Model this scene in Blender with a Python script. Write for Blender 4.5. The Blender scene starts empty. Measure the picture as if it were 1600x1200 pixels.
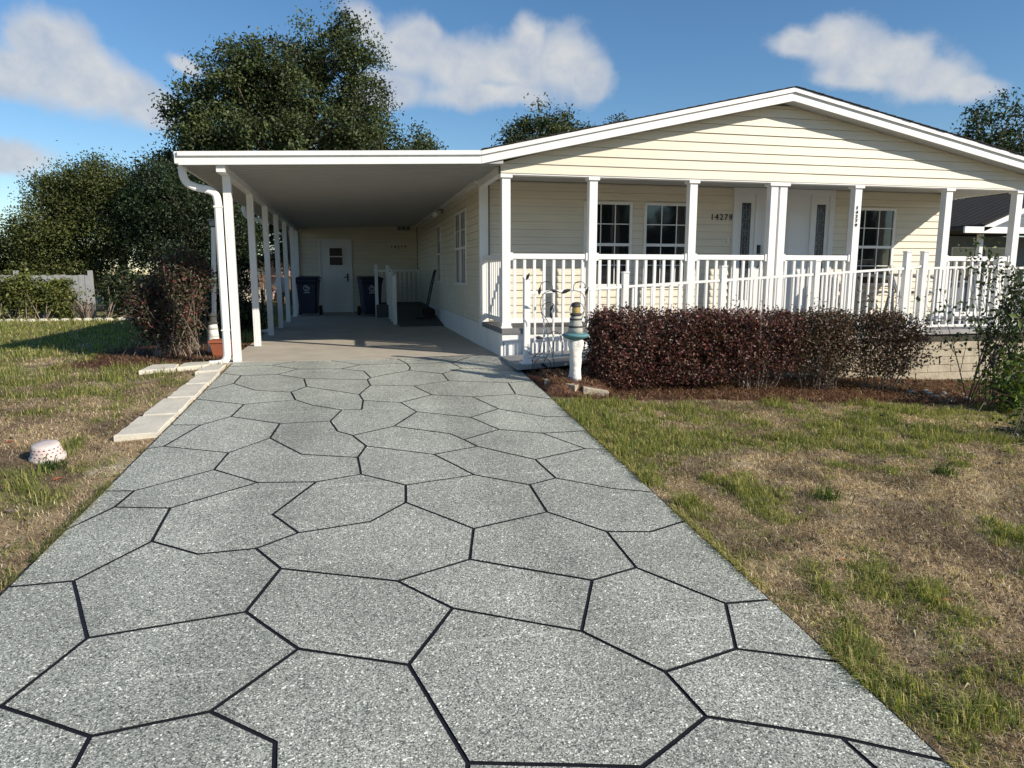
import bpy, math, random
import numpy as np
from mathutils import Vector, Matrix, Euler

R = math.radians
rng = np.random.default_rng(11)
random.seed(5)
scene = bpy.context.scene
COL = scene.collection

# ------------------------------------------------------------------ camera
cam_d = bpy.data.cameras.new('camera')
cam = bpy.data.objects.new('camera', cam_d)
COL.objects.link(cam)
PITCH, YAW = R(8.847), R(12.748)
cam.location = (0.0, 0.0, 1.09)          # z = 0 is the carport slab; the driveway falls away towards the street
cam.rotation_euler = (R(90) - PITCH, 0, -YAW)
cam_d.sensor_width = 36.0
cam_d.lens = 36.0 * 1105 / 1600
cam_d.clip_start = 0.05
cam_d.clip_end = 2000
scene.camera = cam

# ------------------------------------------------------------------ world: sky with a few cumulus clouds
SUN_EL, SUN_TRAVEL = R(27.5), R(-48.0)    # light travels to -X, +Y (from behind the camera's right shoulder)
tx, ty = math.sin(SUN_TRAVEL), math.cos(SUN_TRAVEL)
sun_to = Vector((-tx * math.cos(SUN_EL), -ty * math.cos(SUN_EL), math.sin(SUN_EL)))
world = bpy.data.worlds.new('World')
scene.world = world
world.use_nodes = True
wn, wl = world.node_tree.nodes, world.node_tree.links
wn.clear()
wout = wn.new('ShaderNodeOutputWorld')
wbg = wn.new('ShaderNodeBackground')
wbg.inputs['Strength'].default_value = 0.055
sky = wn.new('ShaderNodeTexSky')
sky.sky_type = 'NISHITA'
sky.sun_disc = False
sky.sun_elevation = SUN_EL
sky.sun_rotation = math.atan2(sun_to.x, sun_to.y)
sky.air_density = 1.0
sky.dust_density = 0.0
sky.ozone_density = 3.2
wtc = wn.new('ShaderNodeTexCoord')
# domain distortion for ragged cloud edges
wno = wn.new('ShaderNodeTexNoise'); wno.inputs['Scale'].default_value = 14.0
wno.inputs['Detail'].default_value = 7.0; wno.inputs['Roughness'].default_value = 0.55
wl.new(wtc.outputs['Generated'], wno.inputs['Vector'])
wsub = wn.new('ShaderNodeVectorMath'); wsub.operation = 'SUBTRACT'
wsub.inputs[1].default_value = (0.5, 0.5, 0.5)
wl.new(wno.outputs['Color'], wsub.inputs[0])
wsc = wn.new('ShaderNodeVectorMath'); wsc.operation = 'SCALE'
wsc.inputs['Scale'].default_value = 0.034
wl.new(wsub.outputs[0], wsc.inputs[0])
wadd = wn.new('ShaderNodeVectorMath'); wadd.operation = 'ADD'
wl.new(wtc.outputs['Generated'], wadd.inputs[0]); wl.new(wsc.outputs[0], wadd.inputs[1])
CLOUDS = [  # azimuth (deg from +Y to +X), elevation, half width, half height, tilt  (degrees)
    (-19.63, 14.65, 1.91, 1.75, 0), (-18.27, 14.3, 2.43, 1.95, -20), (-20.66, 12.66, 2.0, 1.6, 0), (-16.74, 13.19, 2.58, 1.83, -30), (-14.95, 12.03, 2.82, 1.71, -25),
    (-13.25, 11.27, 2.18, 1.31, -10), (-17.94, 11.89, 3.32, 1.49, -15), (-10.63, 14.16, 1.05, 0.52, -20), (1.93, 17.52, 2.1, 1.18, -30), (4.97, 16.21, 2.79, 2.05, -10),
    (5.96, 17.29, 1.57, 1.2, 0), (8.83, 15.25, 3.3, 2.08, 0), (12.75, 15.28, 3.12, 2.08, 0), (14.21, 17.11, 1.4, 1.68, 0), (16.66, 15.46, 2.45, 2.45, 10),
    (18.39, 14.35, 1.71, 1.71, 0), (10.77, 13.3, 5.28, 1.06, 0), (2.99, 13.56, 2.83, 1.23, 0), (33.51, 15.82, 1.76, 0.97, 0), (35.81, 15.82, 2.16, 1.38, 0),
    (37.92, 14.48, 3.0, 1.63, -10), (40.26, 14.4, 2.1, 1.26, -10), (41.52, 12.89, 2.94, 1.43, -12), (43.98, 11.82, 2.06, 0.91, -10), (37.2, 13.37, 2.61, 0.87, -10),
    (-21.82, 7.4, 2.45, 1.06, 0), (-19.35, 3.72, 1.71, 0.43, 0)]
crng = random.Random(3)
for k in range(15):
    a = 66 + k * 17.5 + crng.uniform(-6, 6)
    e = crng.choice([9, 14, 20, 30, 42])
    CLOUDS += [(a, e, crng.uniform(4, 6), crng.uniform(2, 3), crng.uniform(-15, 15)),
               (a + 4.5, e - 1.2, crng.uniform(3.5, 5), crng.uniform(1.6, 2.4), crng.uniform(-15, 15))]
last = None
for az, el, hw, hh, tilt in CLOUDS:
    a, e = R(az), R(el)
    c = Vector((math.sin(a) * math.cos(e), math.cos(a) * math.cos(e), math.sin(e)))
    m = (Matrix.Rotation(-a, 3, 'Z') @ Matrix.Rotation(e, 3, 'X') @ Matrix.Rotation(-R(tilt), 3, 'Y'))
    mp = wn.new('ShaderNodeMapping'); mp.vector_type = 'TEXTURE'
    mp.inputs['Location'].default_value = c
    mp.inputs['Rotation'].default_value = m.to_euler('XYZ')
    mp.inputs['Scale'].default_value = (R(hw) * 1.3, 0.5, R(hh) * 1.3)
    wl.new(wadd.outputs[0], mp.inputs['Vector'])
    ln = wn.new('ShaderNodeVectorMath'); ln.operation = 'LENGTH'
    wl.new(mp.outputs[0], ln.inputs[0])
    if last is None:
        last = ln.outputs['Value']
    else:
        mn = wn.new('ShaderNodeMath'); mn.operation = 'SMOOTH_MIN'; mn.inputs[2].default_value = 0.2
        wl.new(last, mn.inputs[0]); wl.new(ln.outputs['Value'], mn.inputs[1])
        last = mn.outputs[0]
wn2 = wn.new('ShaderNodeTexNoise'); wn2.inputs['Scale'].default_value = 22.0
wn2.inputs['Detail'].default_value = 8.0; wn2.inputs['Roughness'].default_value = 0.6
wl.new(wtc.outputs['Generated'], wn2.inputs['Vector'])
wm1 = wn.new('ShaderNodeMath'); wm1.operation = 'MULTIPLY_ADD'
wm1.inputs[1].default_value = 1.0; wm1.inputs[2].default_value = -0.5
wl.new(wn2.outputs['Fac'], wm1.inputs[0])
wm2 = wn.new('ShaderNodeMath'); wm2.operation = 'ADD'
wl.new(last, wm2.inputs[0]); wl.new(wm1.outputs[0], wm2.inputs[1])
wmr = wn.new('ShaderNodeMapRange'); wmr.interpolation_type = 'SMOOTHSTEP'
wmr.inputs['From Min'].default_value = 1.05; wmr.inputs['From Max'].default_value = 0.42
wmr.inputs['To Min'].default_value = 0.0; wmr.inputs['To Max'].default_value = 0.90
wl.new(wm2.outputs[0], wmr.inputs['Value'])
wcr = wn.new('ShaderNodeValToRGB')
wcr.color_ramp.elements[0].position = 0.36; wcr.color_ramp.elements[0].color = (7.2, 8.0, 9.4, 1)
wcr.color_ramp.elements[1].position = 0.66; wcr.color_ramp.elements[1].color = (10.2, 10.3, 10.3, 1)
wl.new(wn2.outputs['Fac'], wcr.inputs['Fac'])
wmix = wn.new('ShaderNodeMix'); wmix.data_type = 'RGBA'
wl.new(wmr.outputs[0], wmix.inputs['Factor'])
whs = wn.new('ShaderNodeHueSaturation')
whs.inputs['Saturation'].default_value = 1.16; whs.inputs['Value'].default_value = 1.85
wl.new(sky.outputs[0], whs.inputs['Color'])
wl.new(whs.outputs[0], wmix.inputs['A']); wl.new(wcr.outputs['Color'], wmix.inputs['B'])
wl.new(wmix.outputs['Result'], wbg.inputs['Color'])
wl.new(wbg.outputs[0], wout.inputs['Surface'])

# ------------------------------------------------------------------ sun
sd = bpy.data.lights.new('sun', 'SUN')
sd.energy = 5.0
sd.angle = R(0.53)
sd.color = (1.0, 0.90, 0.76)
sun = bpy.data.objects.new('sun', sd)
COL.objects.link(sun)
sun.location = (20, -20, 20)
sun.rotation_euler = sun_to.to_track_quat('Z', 'Y').to_euler()

scene.view_settings.view_transform = 'Standard'
scene.view_settings.look = 'None'
scene.view_settings.exposure = 0.31
scene.view_settings.gamma = 1.0
scene.view_settings.use_curve_mapping = False
scene.cycles.use_denoising = True
scene.cycles.max_bounces = 6

# ------------------------------------------------------------------ mesh helpers
ORG = {}                                   # world offset of every object used as a parent


class MB:
    def __init__(s):
        s.v, s.f, s.m = [], [], []

    def add(s, vs, fs, mi=0):
        b = len(s.v)
        s.v += [tuple(p) for p in vs]
        s.f += [tuple(i + b for i in f) for f in fs]
        s.m += [mi] * len(fs)
        return s

    def hexa(s, p, mi=0):
        """eight points: bottom ring 0-3 (counter-clockwise from above), top ring 4-7"""
        return s.add(p, [(3, 2, 1, 0), (4, 5, 6, 7), (0, 1, 5, 4), (1, 2, 6, 5), (2, 3, 7, 6), (3, 0, 4, 7)], mi)

    def box(s, x0, x1, y0, y1, z0, z1, mi=0):
        return s.hexa([(x0, y0, z0), (x1, y0, z0), (x1, y1, z0), (x0, y1, z0),
                       (x0, y0, z1), (x1, y0, z1), (x1, y1, z1), (x0, y1, z1)], mi)

    def tube(s, path, rad, n=8, mi=0, cap=True):
        path = [Vector(p) for p in path]
        if not hasattr(rad, '__len__'):
            rad = [rad] * len(path)
        vs, fs = [], []
        up = None
        for i, p in enumerate(path):
            t = (path[min(i + 1, len(path) - 1)] - path[max(i - 1, 0)]).normalized()
            if up is None:
                up = Vector((0, 0, 1)) if abs(t.z) < .9 else Vector((1, 0, 0))
            u = (up - t * up.dot(t)).normalized()
            up = u
            w = t.cross(u)
            for k in range(n):
                a = 2 * math.pi * k / n
                vs.append(p + (u * math.cos(a) + w * math.sin(a)) * rad[i])
        for i in range(len(path) - 1):
            for k in range(n):
                a, b = i * n + k, i * n + (k + 1) % n
                fs.append((a, b, b + n, a + n))
        if cap:
            fs.append(tuple(range(n))[::-1])
            fs.append(tuple((len(path) - 1) * n + k for k in range(n)))
        return s.add(vs, fs, mi)

    def lathe(s, prof, c, n=20, mi=0, jit=0.0):
        vs, fs = [], []
        for r, z in prof:
            for k in range(n):
                a = 2 * math.pi * k / n
                q = r * (1 + jit * math.sin(3 * a + z * 9) + jit * .7 * math.sin(7 * a - z * 23))
                vs.append((c[0] + q * math.cos(a), c[1] + q * math.sin(a), c[2] + z))
        for i in range(len(prof) - 1):
            for k in range(n):
                a, b = i * n + k, i * n + (k + 1) % n
                fs.append((a, b, b + n, a + n))
        fs.append(tuple(range(n))[::-1])
        fs.append(tuple((len(prof) - 1) * n + k for k in range(n)))
        return s.add(vs, fs, mi)

    def beam(s, a, b, w, h):
        """rectangular bar from a to b, w across (horizontal), h tall"""
        a, b = Vector(a), Vector(b)
        t = (b - a).normalized()
        u = Vector((-t.y, t.x, 0))
        u = u.normalized() if u.length > 1e-6 else Vector((1, 0, 0))
        n = t.cross(u) * -1 if abs(t.z) > .99 else Vector((0, 0, 1))
        if abs(t.z) > .99:
            n = Vector((0, 1, 0))
        u, n = u * w / 2, n * h / 2
        return s.hexa([a - u - n, a + u - n, b + u - n, b - u - n, a - u + n, a + u + n, b + u + n, b - u + n])

    def mesh(s, name, off=(0, 0, 0), smooth=False):
        me = bpy.data.meshes.new(name)
        me.from_pydata([(p[0] - off[0], p[1] - off[1], p[2] - off[2]) for p in s.v], [], s.f)
        if any(s.m):
            me.polygons.foreach_set('material_index', s.m)
        if smooth:
            me.polygons.foreach_set('use_smooth', [True] * len(s.f))
        me.update()
        return me

    def build(s, name, mat, parent=None, smooth=False, bevel=0.0):
        off = ORG[parent] if parent is not None else (0, 0, 0)
        me = s.mesh(name, off, smooth)
        for mm in (mat if isinstance(mat, (list, tuple)) else [mat]):
            me.materials.append(mm)
        o = bpy.data.objects.new(name, me)
        COL.objects.link(o)
        o.parent = parent
        ORG[o] = off
        if bevel:
            b = o.modifiers.new('bevel', 'BEVEL')
            b.width = bevel; b.segments = 2; b.limit_method = 'ANGLE'
        return o


def tag(o, label=None, cat=None, group=None, kind=None):
    if label: o['label'] = label
    if cat: o['category'] = cat
    if group: o['group'] = group
    if kind: o['kind'] = kind
    return o


def thing(name, loc, label, cat, group=None):
    o = bpy.data.objects.new(name, None)
    o.empty_display_size = 0.2
    o.location = loc
    COL.objects.link(o)
    ORG[o] = tuple(loc)
    return tag(o, label, cat, group)


def inst(me, name, parent, loc, rot=(0, 0, 0), scale=(1, 1, 1)):
    """a linked copy of a mesh as a part of parent, placed at a world position"""
    o = bpy.data.objects.new(name, me)
    COL.objects.link(o)
    o.parent = parent
    off = ORG[parent] if parent is not None else (0, 0, 0)
    o.location = (loc[0] - off[0], loc[1] - off[1], loc[2] - off[2])
    o.rotation_euler = rot
    o.scale = scale
    ORG[o] = tuple(loc)
    return o


def mesh_of(mb, name, mat, smooth=False):
    me = mb.mesh(name, (0, 0, 0), smooth)
    for mm in (mat if isinstance(mat, (list, tuple)) else [mat]):
        me.materials.append(mm)
    return me


def copy_tree(o, loc, rotz=0.0, scale=1.0):
    c = o.copy(); COL.objects.link(c)
    c.location = loc
    c.rotation_euler = (0, 0, rotz)
    c.scale = (scale, scale, scale)
    for ch in list(o.children):
        d = ch.copy(); COL.objects.link(d); d.parent = c
        for g in list(ch.children):
            h = g.copy(); COL.objects.link(h); h.parent = d
    return c


# ------------------------------------------------------------------ numpy noise
_perm = rng.random((256, 256))


def vnoise(x, y):
    xi, yi = np.floor(x).astype(int), np.floor(y).astype(int)
    fx, fy = x - xi, y - yi
    fx, fy = fx * fx * (3 - 2 * fx), fy * fy * (3 - 2 * fy)
    g = lambda i, j: _perm[i % 256, j % 256]
    return (g(xi, yi) * (1 - fx) + g(xi + 1, yi) * fx) * (1 - fy) + (g(xi, yi + 1) * (1 - fx) + g(xi + 1, yi + 1) * fx) * fy


def fbm(x, y, sc, oc=4):
    t, a, n = 0.0, 1.0, 0.0
    for k in range(oc):
        t = t + a * vnoise(x * sc + 17.3 * k, y * sc + 5.1 * k); n += a
        a *= .5; sc *= 2.03
    return t / n


def sstep(a, b, x):
    t = np.clip((x - a) / (b - a), 0, 1)
    return t * t * (3 - 2 * t)


# ------------------------------------------------------------------ materials
def new_mat(name):
    m = bpy.data.materials.new(name)
    m.use_nodes = True
    nt = m.node_tree
    return m, nt.nodes, nt.links, nt.nodes['Principled BSDF']


def mat_plain(name, col, rough=.5, spec=.5, metal=0.0, var=.06, scale=3.0, bump=0.0, bscale=60.0, stretch=(1, 1, 1), fine=0.0):
    """solid colour with gentle grime variation and optional fine relief"""
    m, N, L, P = new_mat(name)
    P.inputs['Roughness'].default_value = rough
    P.inputs['Specular IOR Level'].default_value = spec
    P.inputs['Metallic'].default_value = metal
    g = N.new('ShaderNodeNewGeometry')
    mp = N.new('ShaderNodeMapping'); mp.inputs['Scale'].default_value = stretch
    L.new(g.outputs['Position'], mp.inputs['Vector'])
    no = N.new('ShaderNodeTexNoise'); no.inputs['Scale'].default_value = scale
    no.inputs['Detail'].default_value = 6; no.inputs['Roughness'].default_value = .62
    L.new(mp.outputs[0], no.inputs['Vector'])
    mr = N.new('ShaderNodeMapRange')
    mr.inputs['From Min'].default_value = .25; mr.inputs['From Max'].default_value = .75
    mr.inputs['To Min'].default_value = 1 - var; mr.inputs['To Max'].default_value = 1 + var
    L.new(no.outputs['Fac'], mr.inputs['Value'])
    vm = N.new('ShaderNodeVectorMath'); vm.operation = 'SCALE'
    vm.inputs[0].default_value = col
    L.new(mr.outputs[0], vm.inputs['Scale'])
    out = vm.outputs[0]
    if fine:
        n3 = N.new('ShaderNodeTexNoise'); n3.inputs['Scale'].default_value = bscale * 1.7
        n3.inputs['Detail'].default_value = 3
        L.new(mp.outputs[0], n3.inputs['Vector'])
        m3 = N.new('ShaderNodeMapRange')
        m3.inputs['From Min'].default_value = .3; m3.inputs['From Max'].default_value = .7
        m3.inputs['To Min'].default_value = 1 - fine; m3.inputs['To Max'].default_value = 1 + fine
        L.new(n3.outputs['Fac'], m3.inputs['Value'])
        v3 = N.new('ShaderNodeVectorMath'); v3.operation = 'SCALE'
        L.new(out, v3.inputs[0]); L.new(m3.outputs[0], v3.inputs['Scale'])
        out = v3.outputs[0]
    L.new(out, P.inputs['Base Color'])
    if bump:
        n2 = N.new('ShaderNodeTexNoise'); n2.inputs['Scale'].default_value = bscale
        n2.inputs['Detail'].default_value = 4
        L.new(mp.outputs[0], n2.inputs['Vector'])
        b = N.new('ShaderNodeBump'); b.inputs['Strength'].default_value = bump
        b.inputs['Distance'].default_value = .01
        L.new(n2.outputs['Fac'], b.inputs['Height']); L.new(b.outputs[0], P.inputs['Normal'])
    return m


def mat_leaf(name, trans=.25, rough=.5, spec=.35):
    m, N, L, P = new_mat(name)
    at = N.new('ShaderNodeAttribute'); at.attribute_name = 'Col'
    P.inputs['Roughness'].default_value = rough
    P.inputs['Specular IOR Level'].default_value = spec
    L.new(at.outputs['Color'], P.inputs['Base Color'])
    tr = N.new('ShaderNodeBsdfTranslucent')
    vm = N.new('ShaderNodeVectorMath'); vm.operation = 'MULTIPLY'; vm.inputs[1].default_value = (1.5, 1.6, .7)
    L.new(at.outputs['Color'], vm.inputs[0]); L.new(vm.outputs[0], tr.inputs['Color'])
    mx = N.new('ShaderNodeMixShader'); mx.inputs[0].default_value = trans
    L.new(P.outputs[0], mx.inputs[1]); L.new(tr.outputs[0], mx.inputs[2])
    L.new(mx.outputs[0], N['Material Output'].inputs['Surface'])
    return m


def mat_granite():
    m, N, L, P = new_mat('speckled_coating')
    g = N.new('ShaderNodeNewGeometry')
    def vor(scale):
        v = N.new('ShaderNodeTexVoronoi'); v.inputs['Scale'].default_value = scale
        L.new(g.outputs['Position'], v.inputs['Vector'])
        s = N.new('ShaderNodeSeparateColor'); L.new(v.outputs['Color'], s.inputs[0])
        return s
    def ramp(src, stops):
        r = N.new('ShaderNodeValToRGB'); r.color_ramp.interpolation = 'LINEAR'
        e = r.color_ramp.elements
        while len(e) < len(stops): e.new(.5)
        for q, (p, c) in zip(e, stops):
            q.position = p; q.color = (*c, 1)
        L.new(src, r.inputs['Fac']); return r.outputs['Color']
    a = ramp(vor(230).outputs[0], [(0, (.07, .078, .072)), (.22, (.135, .148, .138)), (.45, (.27, .288, .262)), (.78, (.365, .383, .35)), (.92, (.52, .53, .49)), (1, (.86, .86, .80))])
    sb = vor(135)
    b = ramp(sb.outputs[1], [(0, (.05, .057, .055)), (.5, (.28, .30, .275)), (.85, (.45, .46, .43)), (1, (.95, .95, .90))])
    fk = N.new('ShaderNodeMath'); fk.operation = 'GREATER_THAN'; fk.inputs[1].default_value = .80
    L.new(sb.outputs[0], fk.inputs[0])
    mx = N.new('ShaderNodeMix'); mx.data_type = 'RGBA'
    L.new(fk.outputs[0], mx.inputs['Factor'])
    L.new(a, mx.inputs['A']); L.new(b, mx.inputs['B'])
    no = N.new('ShaderNodeTexNoise'); no.inputs['Scale'].default_value = 1.7
    no.inputs['Detail'].default_value = 5; no.inputs['Roughness'].default_value = .6
    L.new(g.outputs['Position'], no.inputs['Vector'])
    mr = N.new('ShaderNodeMapRange'); mr.inputs['From Min'].default_value = .3; mr.inputs['From Max'].default_value = .7
    mr.inputs['To Min'].default_value = .90; mr.inputs['To Max'].default_value = 1.24
    L.new(no.outputs['Fac'], mr.inputs['Value'])
    # faint tyre darkening in two lanes, broken up by noise
    sp = N.new('ShaderNodeSeparateXYZ'); L.new(g.outputs['Position'], sp.inputs[0])
    def m2(op, a_, b_=None):
        q = N.new('ShaderNodeMath'); q.operation = op
        for i_, v_ in enumerate((a_, b_)):
            if v_ is None: continue
            if isinstance(v_, (int, float)): q.inputs[i_].default_value = v_
            else: L.new(v_, q.inputs[i_])
        return q.outputs[0]
    lane = m2('ABSOLUTE', m2('SUBTRACT', m2('ABSOLUTE', m2('SUBTRACT', sp.outputs[0], .22)), .78))
    lm = N.new('ShaderNodeMapRange'); lm.interpolation_type = 'SMOOTHSTEP'
    lm.inputs['From Min'].default_value = .32; lm.inputs['From Max'].default_value = .05
    lm.inputs['To Min'].default_value = 0; lm.inputs['To Max'].default_value = .26
    L.new(lane, lm.inputs['Value'])
    n5 = N.new('ShaderNodeTexNoise'); n5.inputs['Scale'].default_value = .8; n5.inputs['Detail'].default_value = 4
    L.new(g.outputs['Position'], n5.inputs['Vector'])
    wear = m2('SUBTRACT', 1.0, m2('MULTIPLY', lm.outputs[0], n5.outputs['Fac']))
    # concrete joints showing through as pale rough lines
    jn = None
    for jy in (2.72, 4.70, 6.68, 8.62):
        d_ = m2('ABSOLUTE', m2('ADD', m2('SUBTRACT', sp.outputs[1], jy), m2('MULTIPLY', m2('SUBTRACT', n5.outputs['Fac'], .5), .05)))
        jn = d_ if jn is None else m2('MINIMUM', jn, d_)
    jm = N.new('ShaderNodeMapRange'); jm.inputs['From Min'].default_value = .012; jm.inputs['From Max'].default_value = .003
    jm.inputs['To Min'].default_value = 1.0; jm.inputs['To Max'].default_value = 1.32
    L.new(jn, jm.inputs['Value'])
    vm = N.new('ShaderNodeVectorMath'); vm.operation = 'SCALE'
    L.new(mx.outputs['Result'], vm.inputs[0]); oi = N.new('ShaderNodeObjectInfo')
    tone_ = m2('ADD', m2('MULTIPLY', oi.outputs['Random'], .12), .94)
    L.new(m2('MULTIPLY', m2('MULTIPLY', m2('MULTIPLY', mr.outputs[0], wear), jm.outputs[0]), tone_), vm.inputs['Scale'])
    tn = N.new('ShaderNodeVectorMath'); tn.operation = 'MULTIPLY'; tn.inputs[1].default_value = (1.11, 1.10, 1.035)
    L.new(vm.outputs[0], tn.inputs[0]); L.new(tn.outputs[0], P.inputs['Base Color'])
    P.inputs['Roughness'].default_value = .62
    P.inputs['Specular IOR Level'].default_value = .35
    n2 = N.new('ShaderNodeTexVoronoi'); n2.inputs['Scale'].default_value = 110
    L.new(g.outputs['Position'], n2.inputs['Vector'])
    bp = N.new('ShaderNodeBump'); bp.inputs['Strength'].default_value = .35; bp.inputs['Distance'].default_value = .004
    L.new(n2.outputs['Distance'], bp.inputs['Height']); L.new(bp.outputs[0], P.inputs['Normal'])
    return m


def mat_ground():
    m, N, L, P = new_mat('soil_and_thatch')
    at = N.new('ShaderNodeAttribute'); at.attribute_name = 'Col'
    g = N.new('ShaderNodeNewGeometry')
    no = N.new('ShaderNodeTexNoise'); no.inputs['Scale'].default_value = 45
    no.inputs['Detail'].default_value = 8; no.inputs['Roughness'].default_value = .75
    L.new(g.outputs['Position'], no.inputs['Vector'])
    mr = N.new('ShaderNodeMapRange'); mr.inputs['From Min'].default_value = .3; mr.inputs['From Max'].default_value = .7
    mr.inputs['To Min'].default_value = .45; mr.inputs['To Max'].default_value = 1.5
    L.new(no.outputs['Fac'], mr.inputs['Value'])
    vm = N.new('ShaderNodeVectorMath'); vm.operation = 'SCALE'
    L.new(at.outputs['Color'], vm.inputs[0]); L.new(mr.outputs[0], vm.inputs['Scale'])
    L.new(vm.outputs[0], P.inputs['Base Color'])
    P.inputs['Roughness'].default_value = .95; P.inputs['Specular IOR Level'].default_value = .1
    bp = N.new('ShaderNodeBump'); bp.inputs['Strength'].default_value = .8; bp.inputs['Distance'].default_value = .02
    L.new(no.outputs['Fac'], bp.inputs['Height']); L.new(bp.outputs[0], P.inputs['Normal'])
    return m


def mat_glass(name, tint=(.012, .014, .016)):
    m, N, L, P = new_mat(name)
    P.inputs['Base Color'].default_value = (*tint, 1)
    P.inputs['Roughness'].default_value = .04
    P.inputs['Specular IOR Level'].default_value = .8
    g = N.new('ShaderNodeNewGeometry')
    no = N.new('ShaderNodeTexNoise'); no.inputs['Scale'].default_value = 2.2
    L.new(g.outputs['Position'], no.inputs['Vector'])
    bp = N.new('ShaderNodeBump'); bp.inputs['Strength'].default_value = .06; bp.inputs['Distance'].default_value = .02
    L.new(no.outputs['Fac'], bp.inputs['Height']); L.new(bp.outputs[0], P.inputs['Normal'])
    return m


def mat_leaded():
    m, N, L, P = new_mat('leaded_glass')
    g = N.new('ShaderNodeNewGeometry')
    mp = N.new('ShaderNodeMapping'); mp.inputs['Scale'].default_value = (14, 14, 5)
    L.new(g.outputs['Position'], mp.inputs['Vector'])
    v = N.new('ShaderNodeTexVoronoi'); v.feature = 'DISTANCE_TO_EDGE'; v.inputs['Scale'].default_value = 1
    L.new(mp.outputs[0], v.inputs['Vector'])
    r = N.new('ShaderNodeValToRGB')
    r.color_ramp.elements[0].position = .02; r.color_ramp.elements[0].color = (.10, .11, .12, 1)
    r.color_ramp.elements[1].position = .05; r.color_ramp.elements[1].color = (.03, .038, .05, 1)
    L.new(v.outputs['Distance'], r.inputs['Fac']); L.new(r.outputs['Color'], P.inputs['Base Color'])
    P.inputs['Roughness'].default_value = .18
    return m


WHITE = mat_plain('white_painted_metal', (.79, .79, .775), .42, .5, var=.07, scale=2.5, stretch=(1, 1, .5))
WHITE2 = mat_plain('white_vinyl', (.76, .76, .745), .48, .45, var=.09, scale=3, stretch=(1, 1, .4))
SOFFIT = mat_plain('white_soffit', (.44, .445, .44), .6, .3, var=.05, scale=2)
CREAM = mat_plain('cream_vinyl_siding', (.69, .637, .515), .5, .4, var=.07, scale=1.3, stretch=(1, 1, 5), bump=.05, bscale=35)
CREAMB = mat_plain('lap_shadow_sheathing', (.2, .185, .15), .8, .2)  # backing colour darkened to stand in for the shadow under each lap
DOORW = mat_plain('white_door_paint', (.70, .71, .71), .4, .5, var=.02)
SHING = mat_plain('dark_shingle', (.062, .058, .054), .95, .1, var=.3, scale=12, bump=.4, bscale=90)
CONC = mat_plain('tan_concrete', (.44, .40, .33), .85, .2, var=.16, scale=2.2, bump=.15, bscale=120, fine=.10)
CONCG = mat_plain('grey_concrete', (.33, .33, .32), .85, .2, var=.15, scale=3, bump=.2, bscale=90, fine=.12)
PAVE = mat_plain('pale_limestone', (.59, .555, .465), .85, .2, var=.15, scale=5, bump=.35, bscale=40, fine=.10)
JOINT = mat_plain('dark_joint_compound', (.012, .013, .016), .6, .3, var=.2, scale=20)
GRAN = mat_granite()
BLOCK = mat_plain('tan_split_block', (.42, .37, .28), .9, .15, var=.25, scale=7, bump=.7, bscale=45, fine=.15)
BLOCKD = mat_plain('stained_cap_block', (.065, .06, .048), .9, .15, var=.35, scale=6, bump=.5, bscale=40)
DECK = mat_plain('grey_porch_deck', (.17, .175, .18), .8, .25, var=.15, scale=5)
GLASS = mat_glass('window_glass')
GLASSD = mat_plain('dark_door_glass', (.010, .011, .012), .25, .25)
LEAD = mat_leaded()
BLACK = mat_plain('black_painted_metal', (.018, .018, .02), .5, .5, var=.1)
BINB = mat_plain('navy_plastic', (.012, .018, .05), .45, .45, var=.1)
BINBLK = mat_plain('black_rubber', (.012, .012, .012), .7, .3)
EMBLEM = mat_plain('white_print', (.45, .47, .5), .6, .3)
NUM = mat_plain('black_numeral', (.015, .015, .015), .5, .4)
RESIN = mat_plain('beige_resin', (.47, .44, .385), .45, .4, var=.06)
TWIGD = mat_plain('brown_twig', (.10, .07, .055), .85, .2, var=.35, scale=10)
BARK = mat_plain('grey_bark', (.13, .11, .09), .9, .15, var=.35, scale=8, bump=.8, bscale=25, stretch=(1, 1, .25))
TWIG = mat_plain('pale_twig', (.26, .21, .17), .85, .2, var=.25, scale=10)
LEAF = mat_leaf('foliage', .22)
LEAFD = mat_leaf('burgundy_foliage', .15, .45)
GRASSM = mat_leaf('grass_blades', .35, .6, .2)
GROUND = mat_ground()
TERRA = mat_plain('terracotta', (.30, .095, .05), .8, .2, var=.2, scale=9)
WOOD = mat_plain('weathered_wood', (.16, .10, .07), .85, .2, var=.3, scale=9)
NBLUE = mat_plain('slate_blue_siding', (.15, .18, .22), .7, .3)
NCREAM = mat_plain('pale_cream_stucco', (.58, .52, .42), .8, .2)
NPINK = mat_plain('faded_pink_siding', (.50, .36, .36), .8, .2)
FENCE = mat_plain('greyed_white_fence', (.30, .31, .31), .7, .3, var=.15, scale=4)
STUMP = mat_plain('whitewashed_stump', (.72, .70, .66), .8, .2, var=.2, scale=14, bump=.8, bscale=30)
TEAL = mat_plain('worn_teal_paint', (.10, .24, .26), .6, .3, var=.3, scale=14)
GREYSTN = mat_plain('worn_grey_stone', (.42, .42, .38), .8, .2, var=.25, scale=15)
DKSTONE = mat_plain('dark_stone_band', (.06, .06, .055), .7, .3, var=.2)
AMBER = mat_plain('amber_lens', (.42, .30, .10), .4, .4)
POTW = mat_plain('white_pot_glaze', (.60, .52, .49), .6, .3, var=.12, scale=20)
POTD = mat_plain('rust_red_dots', (.25, .06, .05), .6, .3)
RAMPD = mat_plain('dark_ramp_deck', (.10, .105, .10), .85, .2, var=.2, scale=6)
ALUM = mat_plain('grey_metal', (.25, .26, .27), .4, .5, metal=.3)

# ================================================================== THE SETTING
def drive_z(y):
    return -0.065 * (9.3 - y)


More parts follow.
